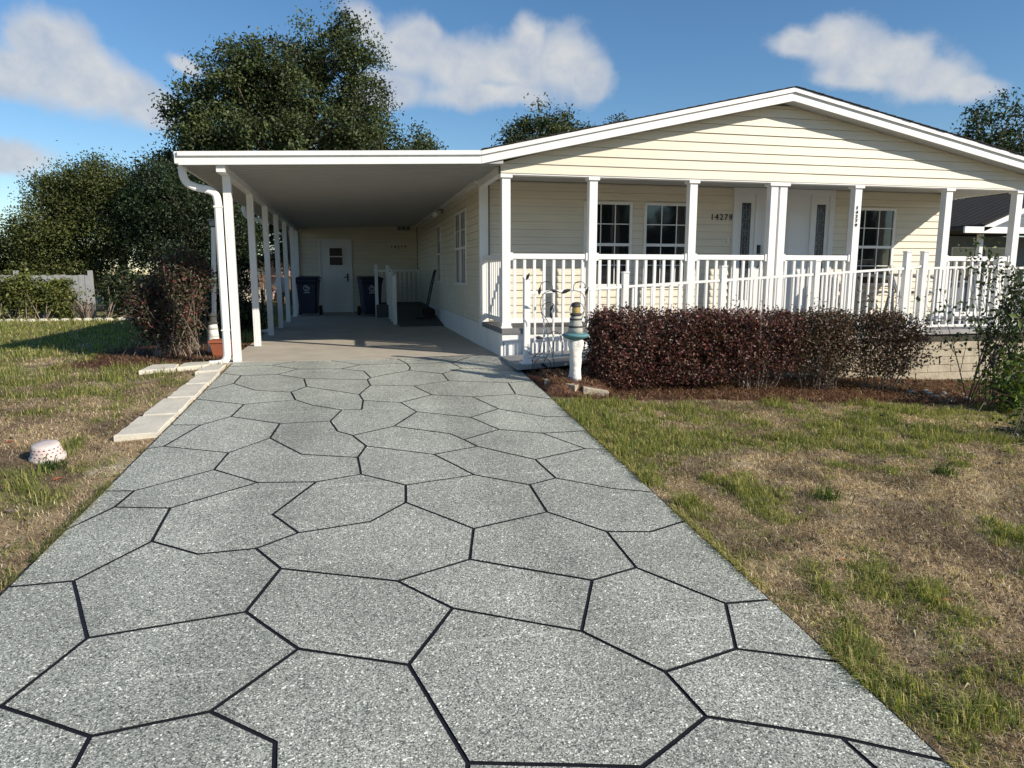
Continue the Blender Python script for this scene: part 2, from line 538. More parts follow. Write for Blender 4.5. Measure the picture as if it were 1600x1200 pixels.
def gz(x, y):
    """height of the lawn"""
    x, y = np.asarray(x, float), np.asarray(y, float)
    z = -0.065 * np.clip(9.3 - y, 0, 14) - 0.035
    z = z - 0.045 * np.clip(x - 2.1, 0, 8) * sstep(3.0, 7.3, y)
    z = z + 0.05 * (fbm(x, y, .35, 3) - .5) * sstep(.3, 1.6, np.maximum(x - 2, -1.55 - x))
    z = z + .018 * np.exp(-np.maximum(np.abs(x - .2) - 1.75, 0) / .25) * (y < 9.2)
    z = z + .11 * sstep(7.08, 7.22, y) * sstep(2.03, 2.10, x) * (1 - sstep(2.62, 2.8, x)) * (1 - sstep(7.75, 8.05, y))
    ins = (x > -1.46 - (9.36 - y) * .029 + .04) & (x < 2.0 - (8.85 - y) * .02 - .04) & (y < 9.4)
    z = np.where(ins, -0.065 * np.clip(9.3 - y, 0, 14) - .09, z)
    z = np.where((x > -1.5) & (x < 10.1) & (y > 9.35) & (y < 21), np.minimum(z, -.2), z)
    return z


def greenness(x, y):
    """0 bare thatch .. 1 living grass"""
    n = fbm(x, y, 1.3, 4) * .95 + fbm(x + 31, y + 7, 4.3, 3) * .85 - .87
    right = x > 0
    b = np.where(right,
                 .22 * sstep(4.5, 5.4, y) + .04 - .30 * np.exp(-((x - 4.3) / 1.5) ** 2 - ((y - 4.05) / .62) ** 2)
                 + .17 * np.exp(-((x - 2.0) / .10) ** 2) - .02 * sstep(3.2, 2.4, y),
                 .30 * np.exp(-((y - 8.5) / .95) ** 2) * sstep(-1.9, -2.6, x) + .5 * sstep(10.0, 11.0, y)
                 - .20 * np.exp(-((y - 6.3) / 1.2) ** 2) + .16 * np.exp(-((x + 2.3) / .5) ** 2 - ((y - 4.6) / .7) ** 2)
                 + .26 * np.exp(-((x + 1.75) / .12) ** 2) * sstep(4.6, 4.0, y))
    return np.clip(.42 + n * 1.15 + b, 0, 1)


def axis(parts):
    out = []
    for a, b, st in parts:
        out += list(np.arange(a, b, st))
    return np.array(out)


gx = axis([(-600, -60, 60), (-60, -14, 4), (-14, -7, .35), (-7, -1.2, .07), (-1.2, 1.6, .4), (1.6, 9, .07), (9, 16, .5), (16, 60, 4), (60, 640, 60)])
gy = axis([(-600, -60, 60), (-60, -6, 6), (-6, 1, .5), (1, 9.6, .07), (9.6, 12, .14), (12, 24, .5), (24, 60, 4), (60, 1400, 70)])
GX, GY = np.meshgrid(gx, gy)
GZ = gz(GX, GY) + .022 * (fbm(GX, GY, 5.5, 3) - .5) * ((GX < -1.63) | (GX > 2.0)) * (np.abs(GX) < 14)
nx, ny = len(gx), len(gy)
gme = bpy.data.meshes.new('ground')
gme.vertices.add(nx * ny)
gme.vertices.foreach_set('co', np.stack([GX, GY, GZ], -1).astype(np.float32).ravel())
ii, jj = np.meshgrid(np.arange(nx - 1), np.arange(ny - 1))
q = (jj * nx + ii).ravel()
quads = np.stack([q, q + 1, q + nx + 1, q + nx], -1)
gme.loops.add(quads.size); gme.polygons.add(len(quads))
gme.loops.foreach_set('vertex_index', quads.ravel().astype(np.int32))
gme.polygons.foreach_set('loop_start', np.arange(0, quads.size, 4, dtype=np.int32))
gme.polygons.foreach_set('use_smooth', np.ones(len(quads), bool))
gme.update(calc_edges=True)
gr = greenness(GX, GY)
soil = np.array([.145, .098, .066]); straw = np.array([.40, .30, .19]); sand = np.array([.66, .57, .43]); moss = np.array([.13, .135, .05])
k1 = .2 + .8 * sstep(.38, .64, fbm(GX + 50, GY, 2.9, 4))[..., None]
k2 = (sstep(.62, .74, fbm(GX, GY + 90, 1.3, 4)) * .9)[..., None]
gc = soil * (1 - k1) + straw * k1
k2 = np.maximum(k2, (sstep(.50, .62, fbm(GX * 1.0, GY * 2.2, 3.3, 4)) * np.exp(-((GX - 4.3) / 1.1) ** 2 - ((GY - 4.1) / .5) ** 2))[..., None])
gc = gc * (1 - k2) + sand * k2
k3 = (sstep(.35, .85, gr) * .75)[..., None]
gc = gc * (1 - k3) + moss * k3
bed = ((GX > 2.0) & (GX < 9.5) & (GY > 7.0 - .09 * (GX - 2) + .25 * (fbm(GX, GY, 1.7, 3) - .5) * 2)) | ((GX < -1.5) & (GX > -3.6) & (GY > 9.35) & (GY < 12.2))
mul = np.array([.13, .072, .05]) * (0.7 + .8 * fbm(GX, GY, 7, 3))[..., None]
gc = np.where(bed[..., None], mul, gc)
at = gme.color_attributes.new('Col', 'FLOAT_COLOR', 'POINT')
at.data.foreach_set('color', np.concatenate([gc, np.ones(gc.shape[:2] + (1,))], -1).astype(np.float32).ravel())
gme.materials.append(GROUND)
ground = bpy.data.objects.new('ground', gme); COL.objects.link(ground)
tag(ground, kind='structure')

# ------------------------------------------------------------------ driveway: dark joints with speckled stones a little proud of them
mb = MB()
LX = lambda y: -1.46 - (9.36 - y) * .029
RX = lambda y: 2.0 - (8.85 - y) * .02
ys = [-5.0, 1.25, 5.0, 9.28]
vs = []
for y in ys:
    for z in (-.10, -.0035):
        vs += [(LX(y) - .004, y, drive_z(y) + z), (RX(y) + .004, y, drive_z(y) + z)]
fs = []
for i in range(3):
    a, b = i * 4, i * 4 + 4
    fs += [(a + 2, a + 3, b + 3, b + 2), (a, a + 2, b + 2, b), (a + 3, a + 1, b + 1, b + 3)]
fs += [(0, 1, 3, 2), (12, 14, 15, 13)]
mb.add(vs, fs)
driveway = mb.build('driveway', JOINT)
tag(driveway, 'grey speckled driveway divided into flagstones by dark joints', kind='structure')
STONES = [
 [[-1.403,4.824],[-1.591,4.852],[-1.608,4.245],[-1.442,4.555]],
 [[-1.565,5.746],[-1.45,5.793],[-1.291,6.38],[-1.545,6.425]],
 [[1.588,1.904],[1.654,1.25],[1.848,1.25],[1.858,1.736]],
 [[1.649,2.794],[1.506,2.454],[1.869,2.29],[1.879,2.784]],
 [[1.757,5.162],[1.925,5.115],[1.936,5.642],[1.537,5.631]],
 [[-1.25,8.456],[-1.481,8.634],[-1.507,7.75],[-1.269,8.036]],
 [[-0.978,9.031],[-0.69,9.28],[-1.462,9.28],[-1.47,9.027]],
 [[1.635,7.06],[1.959,6.782],[1.977,7.682],[1.679,7.616]],
 [[0.657,8.915],[0.554,9.28],[-0.295,9.28],[0.086,8.915]],
 [[1.216,8.876],[1.532,9.28],[0.554,9.28],[0.657,8.915]],
 [[-0.978,5.159],[-1.403,4.824],[-1.442,4.555],[-1.112,4.477],[-0.651,4.839]],
 [[1.506,2.454],[1.15,2.368],[1.182,2.097],[1.588,1.904],[1.858,1.736],[1.869,2.29]],
 [[1.019,8.227],[1.293,8.502],[1.216,8.876],[0.657,8.915],[0.679,8.639],[0.647,8.472]],
 [[-1.035,7.064],[-1.518,7.363],[-1.545,6.425],[-1.291,6.38],[-1.084,6.621]],
 [[0.174,3.302],[0.402,3.0],[0.919,2.705],[1.111,3.124],[0.558,3.462]],
 [[1.377,3.208],[1.649,2.794],[1.879,2.784],[1.897,3.709],[1.631,3.603],[1.381,3.651]],
 [[-0.854,8.467],[-0.64,8.754],[-0.978,9.031],[-1.47,9.027],[-1.481,8.634],[-1.25,8.456]],
 [[-1.627,3.598],[-1.651,2.78],[-1.265,2.656],[-1.116,3.063],[-1.348,3.602]],
 [[0.149,8.013],[-0.545,8.184],[-0.494,7.756],[0.051,7.306],[0.173,7.723]],
 [[0.647,8.472],[0.679,8.639],[0.657,8.915],[0.086,8.915],[-0.144,8.683],[0.12,8.506],[0.187,8.126]],
 [[0.919,2.705],[1.15,2.368],[1.506,2.454],[1.649,2.794],[1.377,3.208],[1.111,3.124]],
 [[-1.627,3.598],[-1.348,3.602],[-1.099,4.002],[-1.112,4.477],[-1.442,4.555],[-1.608,4.245]],
 [[1.132,4.465],[1.341,4.559],[1.302,4.973],[0.935,5.368],[0.575,5.228],[0.798,4.725]],
 [[-0.64,8.754],[-0.144,8.683],[0.086,8.915],[-0.295,9.28],[-0.69,9.28],[-0.978,9.031]],
 [[0.441,6.896],[0.779,7.17],[0.629,7.619],[0.173,7.723],[0.051,7.306],[0.084,7.034]],
 [[0.325,6.06],[0.774,5.746],[0.858,5.564],[1.201,5.807],[1.024,6.24],[0.562,6.514]],
 [[0.858,5.564],[0.935,5.368],[1.302,4.973],[1.757,5.162],[1.537,5.631],[1.201,5.807]],
 [[1.302,4.973],[1.341,4.559],[1.652,4.301],[1.907,4.179],[1.925,5.115],[1.757,5.162]],
 [[0.009,5.253],[0.027,4.88],[0.315,4.611],[0.798,4.725],[0.575,5.228],[0.077,5.529]],
 [[0.318,2.05],[0.146,1.25],[0.79,1.25],[0.863,1.917]],
 [[-1.565,5.746],[-1.591,4.852],[-1.403,4.824],[-0.978,5.159],[-0.941,5.54],[-1.45,5.793]],
 [[0.077,5.529],[0.575,5.228],[0.935,5.368],[0.858,5.564],[0.774,5.746],[0.325,6.06],[-0.025,5.839]],
 [[0.084,7.034],[0.051,7.306],[-0.494,7.756],[-0.635,7.521],[-0.569,7.174],[-0.402,6.933],[-0.119,6.696],[0.062,6.682]],
 [[-0.505,3.15],[-0.258,2.811],[0.173,2.613],[0.402,3.0],[0.174,3.302],[-0.391,3.544]],
 [[0.187,8.126],[0.12,8.506],[-0.144,8.683],[-0.64,8.754],[-0.854,8.467],[-0.545,8.184],[0.149,8.013]],
 [[1.201,5.807],[1.537,5.631],[1.936,5.642],[1.945,6.099],[1.698,6.147],[1.337,6.492],[1.024,6.24]],
 [[0.558,3.462],[1.111,3.124],[1.377,3.208],[1.381,3.651],[1.122,3.993],[0.642,3.837]],
 [[1.173,7.02],[1.337,6.492],[1.698,6.147],[1.945,6.099],[1.959,6.782],[1.635,7.06]],
 [[-1.116,3.063],[-1.265,2.656],[-0.905,2.426],[-0.537,2.478],[-0.258,2.811],[-0.505,3.15]],
 [[-0.333,3.967],[0.068,4.048],[0.292,4.306],[0.315,4.611],[0.027,4.88],[-0.27,4.781],[-0.499,4.261]],
 [[-0.676,5.88],[-0.403,5.404],[0.009,5.253],[0.077,5.529],[-0.025,5.839],[-0.147,5.983],[-0.215,6.32],[-0.64,6.309]],
 [[-0.635,7.521],[-0.494,7.756],[-0.545,8.184],[-0.854,8.467],[-1.25,8.456],[-1.269,8.036],[-1.001,7.663]],
 [[-0.569,7.174],[-0.635,7.521],[-1.001,7.663],[-1.269,8.036],[-1.507,7.75],[-1.518,7.363],[-1.035,7.064]],
 [[0.562,6.514],[1.024,6.24],[1.337,6.492],[1.173,7.02],[0.779,7.17],[0.441,6.896]],
 [[1.381,3.651],[1.631,3.603],[1.897,3.709],[1.907,4.179],[1.652,4.301],[1.341,4.559],[1.132,4.465],[1.122,3.993]],
 [[0.629,7.619],[1.039,7.818],[1.019,8.227],[0.647,8.472],[0.187,8.126],[0.149,8.013],[0.173,7.723]],
 [[0.642,3.837],[1.122,3.993],[1.132,4.465],[0.798,4.725],[0.315,4.611],[0.292,4.306]],
 [[-1.45,5.793],[-0.941,5.54],[-0.676,5.88],[-0.64,6.309],[-1.084,6.621],[-1.291,6.38]],
 [[-0.025,5.839],[0.325,6.06],[0.562,6.514],[0.441,6.896],[0.084,7.034],[0.062,6.682],[-0.119,6.696],[-0.215,6.32],[-0.147,5.983]],
 [[-0.64,6.309],[-0.215,6.32],[-0.119,6.696],[-0.402,6.933],[-0.569,7.174],[-1.035,7.064],[-1.084,6.621]],
 [[-1.348,3.602],[-1.116,3.063],[-0.505,3.15],[-0.391,3.544],[-0.539,3.805],[-0.826,3.792],[-1.099,4.002]],
 [[0.863,1.917],[0.79,1.25],[1.654,1.25],[1.588,1.904],[1.182,2.097]],
 [[-0.651,4.839],[-1.112,4.477],[-1.099,4.002],[-0.826,3.792],[-0.539,3.805],[-0.333,3.967],[-0.499,4.261],[-0.27,4.781]],
 [[0.779,7.17],[1.173,7.02],[1.635,7.06],[1.679,7.616],[1.039,7.818],[0.629,7.619]],
 [[1.293,8.502],[1.988,8.225],[2.009,9.28],[1.532,9.28],[1.216,8.876]],
 [[-0.941,5.54],[-0.978,5.159],[-0.651,4.839],[-0.27,4.781],[0.027,4.88],[0.009,5.253],[-0.403,5.404],[-0.676,5.88]],
 [[1.679,7.616],[1.977,7.682],[1.988,8.225],[1.293,8.502],[1.019,8.227],[1.039,7.818]],
 [[-0.391,3.544],[0.174,3.302],[0.558,3.462],[0.642,3.837],[0.292,4.306],[0.068,4.048],[-0.333,3.967],[-0.539,3.805]],
 [[0.402,3.0],[0.173,2.613],[0.318,2.05],[0.863,1.917],[1.182,2.097],[1.15,2.368],[0.919,2.705]],
 [[-0.905,2.426],[-0.921,1.25],[-0.23,1.25],[-0.297,2.272],[-0.537,2.478]],
 [[-0.258,2.811],[-0.537,2.478],[-0.297,2.272],[-0.23,1.25],[0.146,1.25],[0.318,2.05],[0.173,2.613]],
 [[-1.265,2.656],[-1.651,2.78],[-1.695,1.25],[-0.921,1.25],[-0.905,2.426]],
]

# two more rows towards the street, outside the picture
row = [LX(1.25), -.95, -.1, .75, RX(1.25)]
for i in range(4):
    STONES.append([[row[i], -.6], [row[i + 1], -.6], [row[i + 1], 1.25], [row[i], 1.25]])
row = [LX(-.6), -.5, .35, 1.1, RX(-.6)]
for i in range(4):
    STONES.append([[row[i], -2.6], [row[i + 1], -2.6], [row[i + 1], -.6], [row[i], -.6]])


def inset(poly, d):
    out = []
    n = len(poly)
    for i in range(n):
        a, b, c = Vector(poly[i - 1]), Vector(poly[i]), Vector(poly[(i + 1) % n])
        e1, e2 = (b - a).normalized(), (c - b).normalized()
        n1, n2 = Vector((-e1.y, e1.x)), Vector((-e2.y, e2.x))
        den = 1 + n1.dot(n2)
        m = (n1 + n2) / max(den, .35)
        out.append(b + m * d)
    return out


def ragged(poly):
    """hand-laid tape edges: break long edges into slightly wandering runs"""
    out = []
    n = len(poly)
    for i in range(n):
        a, b = Vector(poly[i]), Vector(poly[(i + 1) % n])
        out.append(a)
        k = int((b - a).length / .16)
        e = (b - a).normalized() if (b - a).length > 1e-6 else Vector((1, 0))
        nn = Vector((-e.y, e.x))
        for j in range(1, k):
            out.append(a.lerp(b, j / k) + nn * random.uniform(-.0016, .0016))
    return out


for poly in STONES:
    ins = ragged(inset(poly, .0088))
    n = len(ins)
    th = random.uniform(.0006, .0014)
    vs = [(p.x, p.y, drive_z(p.y) - .004) for p in ins] + [(p.x, p.y, drive_z(p.y) + th) for p in ins]
    fs = [tuple(range(n, 2 * n))] + [(i, (i + 1) % n, (i + 1) % n + n, i + n) for i in range(n)]
    mb = MB(); mb.v = vs; mb.f = fs; mb.m = [0] + [1] * n
    mb.build('flagstone', [GRAN, JOINT], driveway)

# carport slab
mb = MB()
for k in range(4):
    y0, y1 = 9.283 + k * 2.88, 9.283 + (k + 1) * 2.88 - .008
    mb.box(-1.56, 1.925, y0, min(y1, 20.78), -.22, 0)
slab = mb.build('carport_floor', CONC)
tag(slab, kind='structure')

# ================================================================== HOUSE
YW, YG, XS, XR, YB = 10.72, 9.20, 1.93, 10.16, 20.80
house = thing('house', (6.0, 10.7, 0), 'low cream house with white gable trim and a railed front porch', 'house')
H = .115


def siding(parent, P, a0f, a1f, z0, z1, opens, first=0.0):
    """clapboard courses; P(a, out, z) maps to the world, a0f/a1f give the run at height z"""
    z = z0
    while z < z1 - .012:
        zt = min(z + H, z1)
        segs = [(z, zt, a0f, a1f)]
        cuts = [o for o in opens if o[2] < zt and o[3] > z]
        pieces = []
        if not cuts:
            pieces.append((a0f(z), a1f(z), a0f(zt), a1f(zt), z, zt))
        else:
            x = a0f(z)
            for o in sorted(cuts):
                pieces.append((x, o[0], x, o[0], z, zt))
                if o[3] < zt - .012: pieces.append((o[0], o[1], o[0], o[1], o[3], zt))
                if o[2] > z + .012: pieces.append((o[0], o[1], o[0], o[1], z, o[2]))
                x = o[1]
            pieces.append((x, a1f(z), x, a1f(zt), z, zt))
        for b0, b1, t0, t1, zb, ztt in pieces:
            if b1 - b0 < .01: continue
            if t1 - t0 < .01: t1 = t0 + .01
            # long runs are lapped from two lengths
            runs = [(b0, b1, t0, t1)]
            if b1 - b0 > 3.9 and opens is not None:
                m = b0 + (b1 - b0) * (.35 + .3 * random.random())
                runs = [(b0, m, t0, m), (m + .002, b1, m + .002, t1)]
            for (c0, c1, d0, d1) in runs:
                ob = .022 - (zb - z) / H * .017
                ot = .022 - (ztt - z) / H * .017
                lip = random.uniform(-.002, .002)
                zm = zb * .5 + ztt * .5
                e0, e1 = c0 * .5 + d0 * .5, c1 * .5 + d1 * .5
                om = ob * .5 + ot * .5
                gap = .0035  # slit showing the darkened backing as a painted lap shadow
                mb = MB()
                mb.add([P(c0, ob + lip, zb), P(c1, ob + lip, zb), P(e1, om + lip + .0012, zm - .003), P(e0, om + lip + .0012, zm - .003),
                        P(e1, om - .0024, zm + .004), P(e0, om - .0024, zm + .004), P(d1, ot, ztt - gap), P(d0, ot, ztt - gap),
                        P(c0, -.004, zb), P(c1, -.004, zb), P(d1, -.004, ztt - gap), P(d0, -.004, ztt - gap)],
                       [(0, 1, 2, 3), (3, 2, 4, 5), (5, 4, 6, 7), (7, 6, 10, 11), (8, 9, 1, 0), (0, 3, 5, 7, 11, 8), (1, 9, 10, 6, 4, 2), (11, 10, 9, 8)])
                mb.build('siding_board', CREAM, parent)
        z += H


PF = lambda a, o, z: (a, YW - o, z)
PG = lambda a, o, z: (a, YG - o, z)
PS = lambda a, o, z: (XS - o, a, z)
PB = lambda a, o, z: (a, YB - o, z)
WIN = [(3.56, 4.36, .91, 2.20), (4.56, 5.42, .91, 2.20), (8.26, 9.19, .91, 2.20)]
DOOR = (6.10, 7.97, .37, 2.47)

# front wall behind the porch
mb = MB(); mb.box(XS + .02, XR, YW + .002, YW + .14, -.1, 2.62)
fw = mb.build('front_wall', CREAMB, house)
siding(fw, PF, lambda z: XS + .09, lambda z: XR - .05, .385, 2.47, WIN + [DOOR])
mb = MB(); mb.box(XS + .0, XS + .09, YW - .03, YW + .05, .385, 2.48); mb.build('corner_trim', WHITE2, fw)
mb = MB(); mb.box(XR - .05, XR + .03, YW - .03, YW + .05, .385, 2.48); mb.build('corner_trim', WHITE2, fw)
# right-hand wall, out of sight but real
mb = MB(); mb.box(XR, XR + .12, YW + .06, 21.3, -.5, 2.6)
mb.build('right_wall', CREAM, house)
# side wall along the carport
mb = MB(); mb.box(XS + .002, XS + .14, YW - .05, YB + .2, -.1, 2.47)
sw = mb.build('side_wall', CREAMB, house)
SWIN = [(11.93, 12.545, .92, 2.17), (12.575, 13.19, .92, 2.17), (15.35, 15.98, .92, 2.13)]
siding(sw, PS, lambda z: YW - .05, lambda z: YB - .02, .36, 2.46, SWIN)
mb = MB(); mb.box(XS - .03, XS + .10, YW - .14, YW - .051, .30, 2.47); mb.build('corner_trim', WHITE2, sw)
mb = MB()
mb.box(XS - .02, XS + .05, YW - .13, YB, -.02, .352)
mb.build('skirting', WHITE2, sw)
# utility room wall at the back of the carport
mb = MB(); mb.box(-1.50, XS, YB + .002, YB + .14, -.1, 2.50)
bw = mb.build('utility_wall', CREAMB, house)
BD = (-.84, .07, .0, 2.05)
siding(bw, PB, lambda z: -1.42, lambda z: XS - .03, .02, 2.44, [BD])
mb = MB(); mb.box(-1.52, -1.42, YB - .03, YB + .05, -.02, 2.46); mb.build('corner_trim', WHITE2, bw)
mb = MB(); mb.box(-1.5, XS, YB - .03, YB - .005, 2.44, 2.50); mb.build('frieze_trim', WHITE2, bw)
mb = MB()
mb.box(-1.50, XS, YB + .2, 24.5, -.1, 2.4)
mb.build('utility_room', CREAM, house)

# gable over the porch
FA, FB, FC, FD = (-1.86, 2.465, 2.315), (1.64, 2.605, 2.445), (5.93, 3.575, 3.405), (10.55, 2.665, 2.495)
sl, sr = (FC[2] - FB[2]) / (FC[0] - FB[0]), (FD[2] - FC[2]) / (FD[0] - FC[0])
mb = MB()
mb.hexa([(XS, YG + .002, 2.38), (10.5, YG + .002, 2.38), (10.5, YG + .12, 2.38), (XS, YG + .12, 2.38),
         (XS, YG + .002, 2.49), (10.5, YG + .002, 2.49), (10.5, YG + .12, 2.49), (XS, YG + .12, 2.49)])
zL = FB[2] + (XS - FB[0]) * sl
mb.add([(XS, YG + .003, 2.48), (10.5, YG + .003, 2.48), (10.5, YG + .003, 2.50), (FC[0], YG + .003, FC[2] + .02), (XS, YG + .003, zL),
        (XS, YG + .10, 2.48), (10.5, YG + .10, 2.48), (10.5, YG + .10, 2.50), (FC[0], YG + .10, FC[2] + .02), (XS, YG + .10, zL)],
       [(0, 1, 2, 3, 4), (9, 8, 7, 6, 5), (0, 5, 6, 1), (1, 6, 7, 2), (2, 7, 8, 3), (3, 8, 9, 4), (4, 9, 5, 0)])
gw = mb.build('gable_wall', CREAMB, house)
zx0 = lambda z: max(XS, FB[0] + (z - FB[2] - .01) / sl)
zx1 = lambda z: min(10.5, FC[0] + (z - FC[2] - .01) / sr)
H = .122
siding(gw, PG, zx0, zx1, 2.375, 3.39, [])
H = .115
mb = MB(); mb.box(XS, 10.5, YG - .012, YG + .13, 2.355, 2.3745); mb.build('beam_soffit', WHITE2, gw)
mb = MB(); mb.box(XS - .02, XS + .07, YG + .13, YW - .13, 2.36, 2.52); mb.build('side_beam', WHITE2, house)
mb = MB(); mb.box(10.10, 10.2, YG + .13, YW + .05, 2.36, 2.52); mb.build('side_beam', WHITE2, house)
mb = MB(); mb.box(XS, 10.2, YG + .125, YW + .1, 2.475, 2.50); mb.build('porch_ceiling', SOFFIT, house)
# roof with shingles, two-step white fascia
roof = MB()
YF = 8.95
for (p, q_) in ((FB, FC), (FC, FD)):
    roof.hexa([(p[0], YF - .035, p[1] - .004), (q_[0], YF - .035, q_[1] - .004), (q_[0], 21.6, q_[1] - .004), (p[0], 21.6, p[1] - .004),
               (p[0], YF - .035, p[1] + .004), (q_[0], YF - .035, q_[1] + .004), (q_[0], 21.6, q_[1] + .004), (p[0], 21.6, p[1] + .004)])
roof_o = roof.build('roof', SHING, house)
for k, (p, q_) in enumerate(((FB, FC), (FC, FD))):
    # shingle courses whose butts show as small steps along the rake
    d = Vector((q_[0] - p[0], 0, q_[1] - p[1]))
    n = int(d.length / .145)
    for i in range(n):
        a, b = (p[0] + d.x * i / n, p[1] + d.z * i / n), (p[0] + d.x * (i + 1) / n, p[1] + d.z * (i + 1) / n)
        lo, hi = (.007, .014) if k == 1 else (.014, .007)
        mb = MB()
        y0 = YF - .045 - random.uniform(0, .012)
        mb.hexa([(a[0], y0, a[1] + .005), (b[0], y0, b[1] + .005), (b[0], 21.6, b[1] + .005), (a[0], 21.6, a[1] + .005),
                 (a[0], y0, a[1] + lo), (b[0], y0, b[1] + hi), (b[0], 21.6, b[1] + hi), (a[0], 21.6, a[1] + lo)])
        mb.build('shingle_course', SHING, roof_o)


def fascia(p, q_, parent, nm='fascia'):
    lo = MB()
    lo.hexa([(p[0], YF, p[2]), (q_[0], YF, q_[2]), (q_[0], YF + .022, q_[2]), (p[0], YF + .022, p[2]),
             (p[0], YF, p[1] - .005), (q_[0], YF, q_[1] - .005), (q_[0], YF + .022, q_[1] - .005), (p[0], YF + .022, p[1] - .005)])
    o = lo.build(nm, WHITE, parent)
    f = .36
    ip, iq = p[1] - (p[1] - p[2]) * f, q_[1] - (q_[1] - q_[2]) * f
    up = MB()
    up.hexa([(p[0], YF - .03, ip), (q_[0], YF - .03, iq), (q_[0], YF - .001, iq), (p[0], YF - .001, ip),
             (p[0], YF - .03, p[1] - .006), (q_[0], YF - .03, q_[1] - .006), (q_[0], YF - .001, q_[1] - .006), (p[0], YF - .001, p[1] - .006)])
    up.build('drip_edge', WHITE, parent)
    return o


fascia(FB, FC, roof_o); fascia((FC[0] + .003, FC[1], FC[2]), FD, roof_o)
for (p, q_) in ((FB, FC), (FC, FD)):
    mb = MB()
    mb.hexa([(p[0], YF + .024, p[2] + .012), (q_[0], YF + .024, q_[2] + .012), (q_[0], YG - .003, q_[2] + .012), (p[0], YG - .003, p[2] + .012),
             (p[0], YF + .024, p[2] + .03), (q_[0], YF + .024, q_[2] + .03), (q_[0], YG - .003, q_[2] + .03), (p[0], YG - .003, p[2] + .03)])
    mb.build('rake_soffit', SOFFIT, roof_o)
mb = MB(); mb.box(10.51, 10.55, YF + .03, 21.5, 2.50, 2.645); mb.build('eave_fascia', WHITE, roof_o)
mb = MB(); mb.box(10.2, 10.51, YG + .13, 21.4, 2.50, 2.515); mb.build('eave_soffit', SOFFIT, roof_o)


# ---- windows
def window(parent_house, P, a0, a1, z0, z1, cols, rows, low_rows=2):
    w = .042
    mb = MB()
    def bar(b0, b1, c0, c1, o0, o1):
        p = [P(b0, o1, c0), P(b1, o1, c0), P(b1, o0, c0), P(b0, o0, c0), P(b0, o1, c1), P(b1, o1, c1), P(b1, o0, c1), P(b0, o0, c1)]
        mb.hexa(p)
    bar(a0, a0 + w, z0, z1, 0, .035); bar(a1 - w, a1, z0, z1, 0, .035)
    bar(a0 + w, a1 - w, z1 - w, z1, 0, .035); bar(a0 - .015, a1 + .015, z0 - .02, z0 + w - .02, 0, .05)
    zm = (z0 + z1) / 2 - .01
    bar(a0 + w, a1 - w, zm - .022, zm + .022, 0, .03)
    win = mb.build('window', WHITE2, parent_house)
    for (s0, s1, rr, out) in ((zm + .022, z1 - w, rows, .014), (z0 + w - .02, zm - .022, low_rows, .008)):
        dx, dz = (a1 - a0 - 2 * w) / cols, (s1 - s0) / rr
        g = MB()
        for c in range(1, cols):
            x = a0 + w + dx * c
            g.hexa([P(x - .007, out + .008, s0), P(x + .007, out + .008, s0), P(x + .007, out, s0), P(x - .007, out, s0),
                    P(x - .007, out + .008, s1), P(x + .007, out + .008, s1), P(x + .007, out, s1), P(x - .007, out, s1)])
        for r_ in range(1, rr):
            z = s0 + dz * r_
            for c in range(cols):
                xa, xb = a0 + w + dx * c + .0075, a0 + w + dx * (c + 1) - .0075
                g.hexa([P(xa, out + .007, z - .007), P(xb, out + .007, z - .007), P(xb, out, z - .007), P(xa, out, z - .007),
                        P(xa, out + .007, z + .007), P(xb, out + .007, z + .007), P(xb, out, z + .007), P(xa, out, z + .007)])
        g.build('muntin_grid', WHITE2, win)
        for c in range(cols):
            for r_ in range(rr):
                xa, xb = a0 + w + dx * c, a0 + w + dx * (c + 1)
                za, zb = s0 + dz * r_, s0 + dz * (r_ + 1)
                t = random.uniform(-.0010, .0010); u = random.uniform(-.0010, .0010)
                pm = MB()
                o_ = out - .0015
                pm.hexa([P(xa, o_ + t, za), P(xb, o_ + u, za), P(xb, o_ - .005, za), P(xa, o_ - .005, za),
                         P(xa, o_ - u, zb), P(xb, o_ - t, zb), P(xb, o_ - .005, zb), P(xa, o_ - .005, zb)])
                pm.build('pane', GLASS, win)
    return win


for a0, a1, z0, z1 in WIN:
    window(house, PF, a0, a1, z0, z1, 3, 2)
for a0, a1, z0, z1 in SWIN:
    window(house, PS, a0, a1, z0, z1, 2, 2, 1)


# ---- text as flat raised numerals
def text_mesh(s, size, ext):
    c = bpy.data.curves.new('t', 'FONT'); c.body = s; c.size = size; c.extrude = ext; c.resolution_u = 3
    o = bpy.data.objects.new('t', c); COL.objects.link(o)
    bpy.context.view_layer.update()
    me = bpy.data.meshes.new_from_object(o.evaluated_get(bpy.context.evaluated_depsgraph_get()))
    bpy.data.objects.remove(o); bpy.data.curves.remove(c)
    me.materials.clear(); me.materials.append(NUM)
    return me


digit = {}
def number(s, P0, step, size, parent, down=False):
    for i, ch in enumerate(s):
        k = (ch, size)
        if k not in digit: digit[k] = text_mesh(ch, size, .006)
        loc = (P0[0], P0[1], P0[2] - i * step) if down else (P0[0] + i * step, P0[1], P0[2])
        o = inst(digit[k], 'house_numeral', parent, loc, (R(90), 0, 0))


number('14279', (5.70, YW - .026, 1.955), .082, .135, fw)
number('14279', (1.15, YB - .026, 1.81), .095, .13, bw)

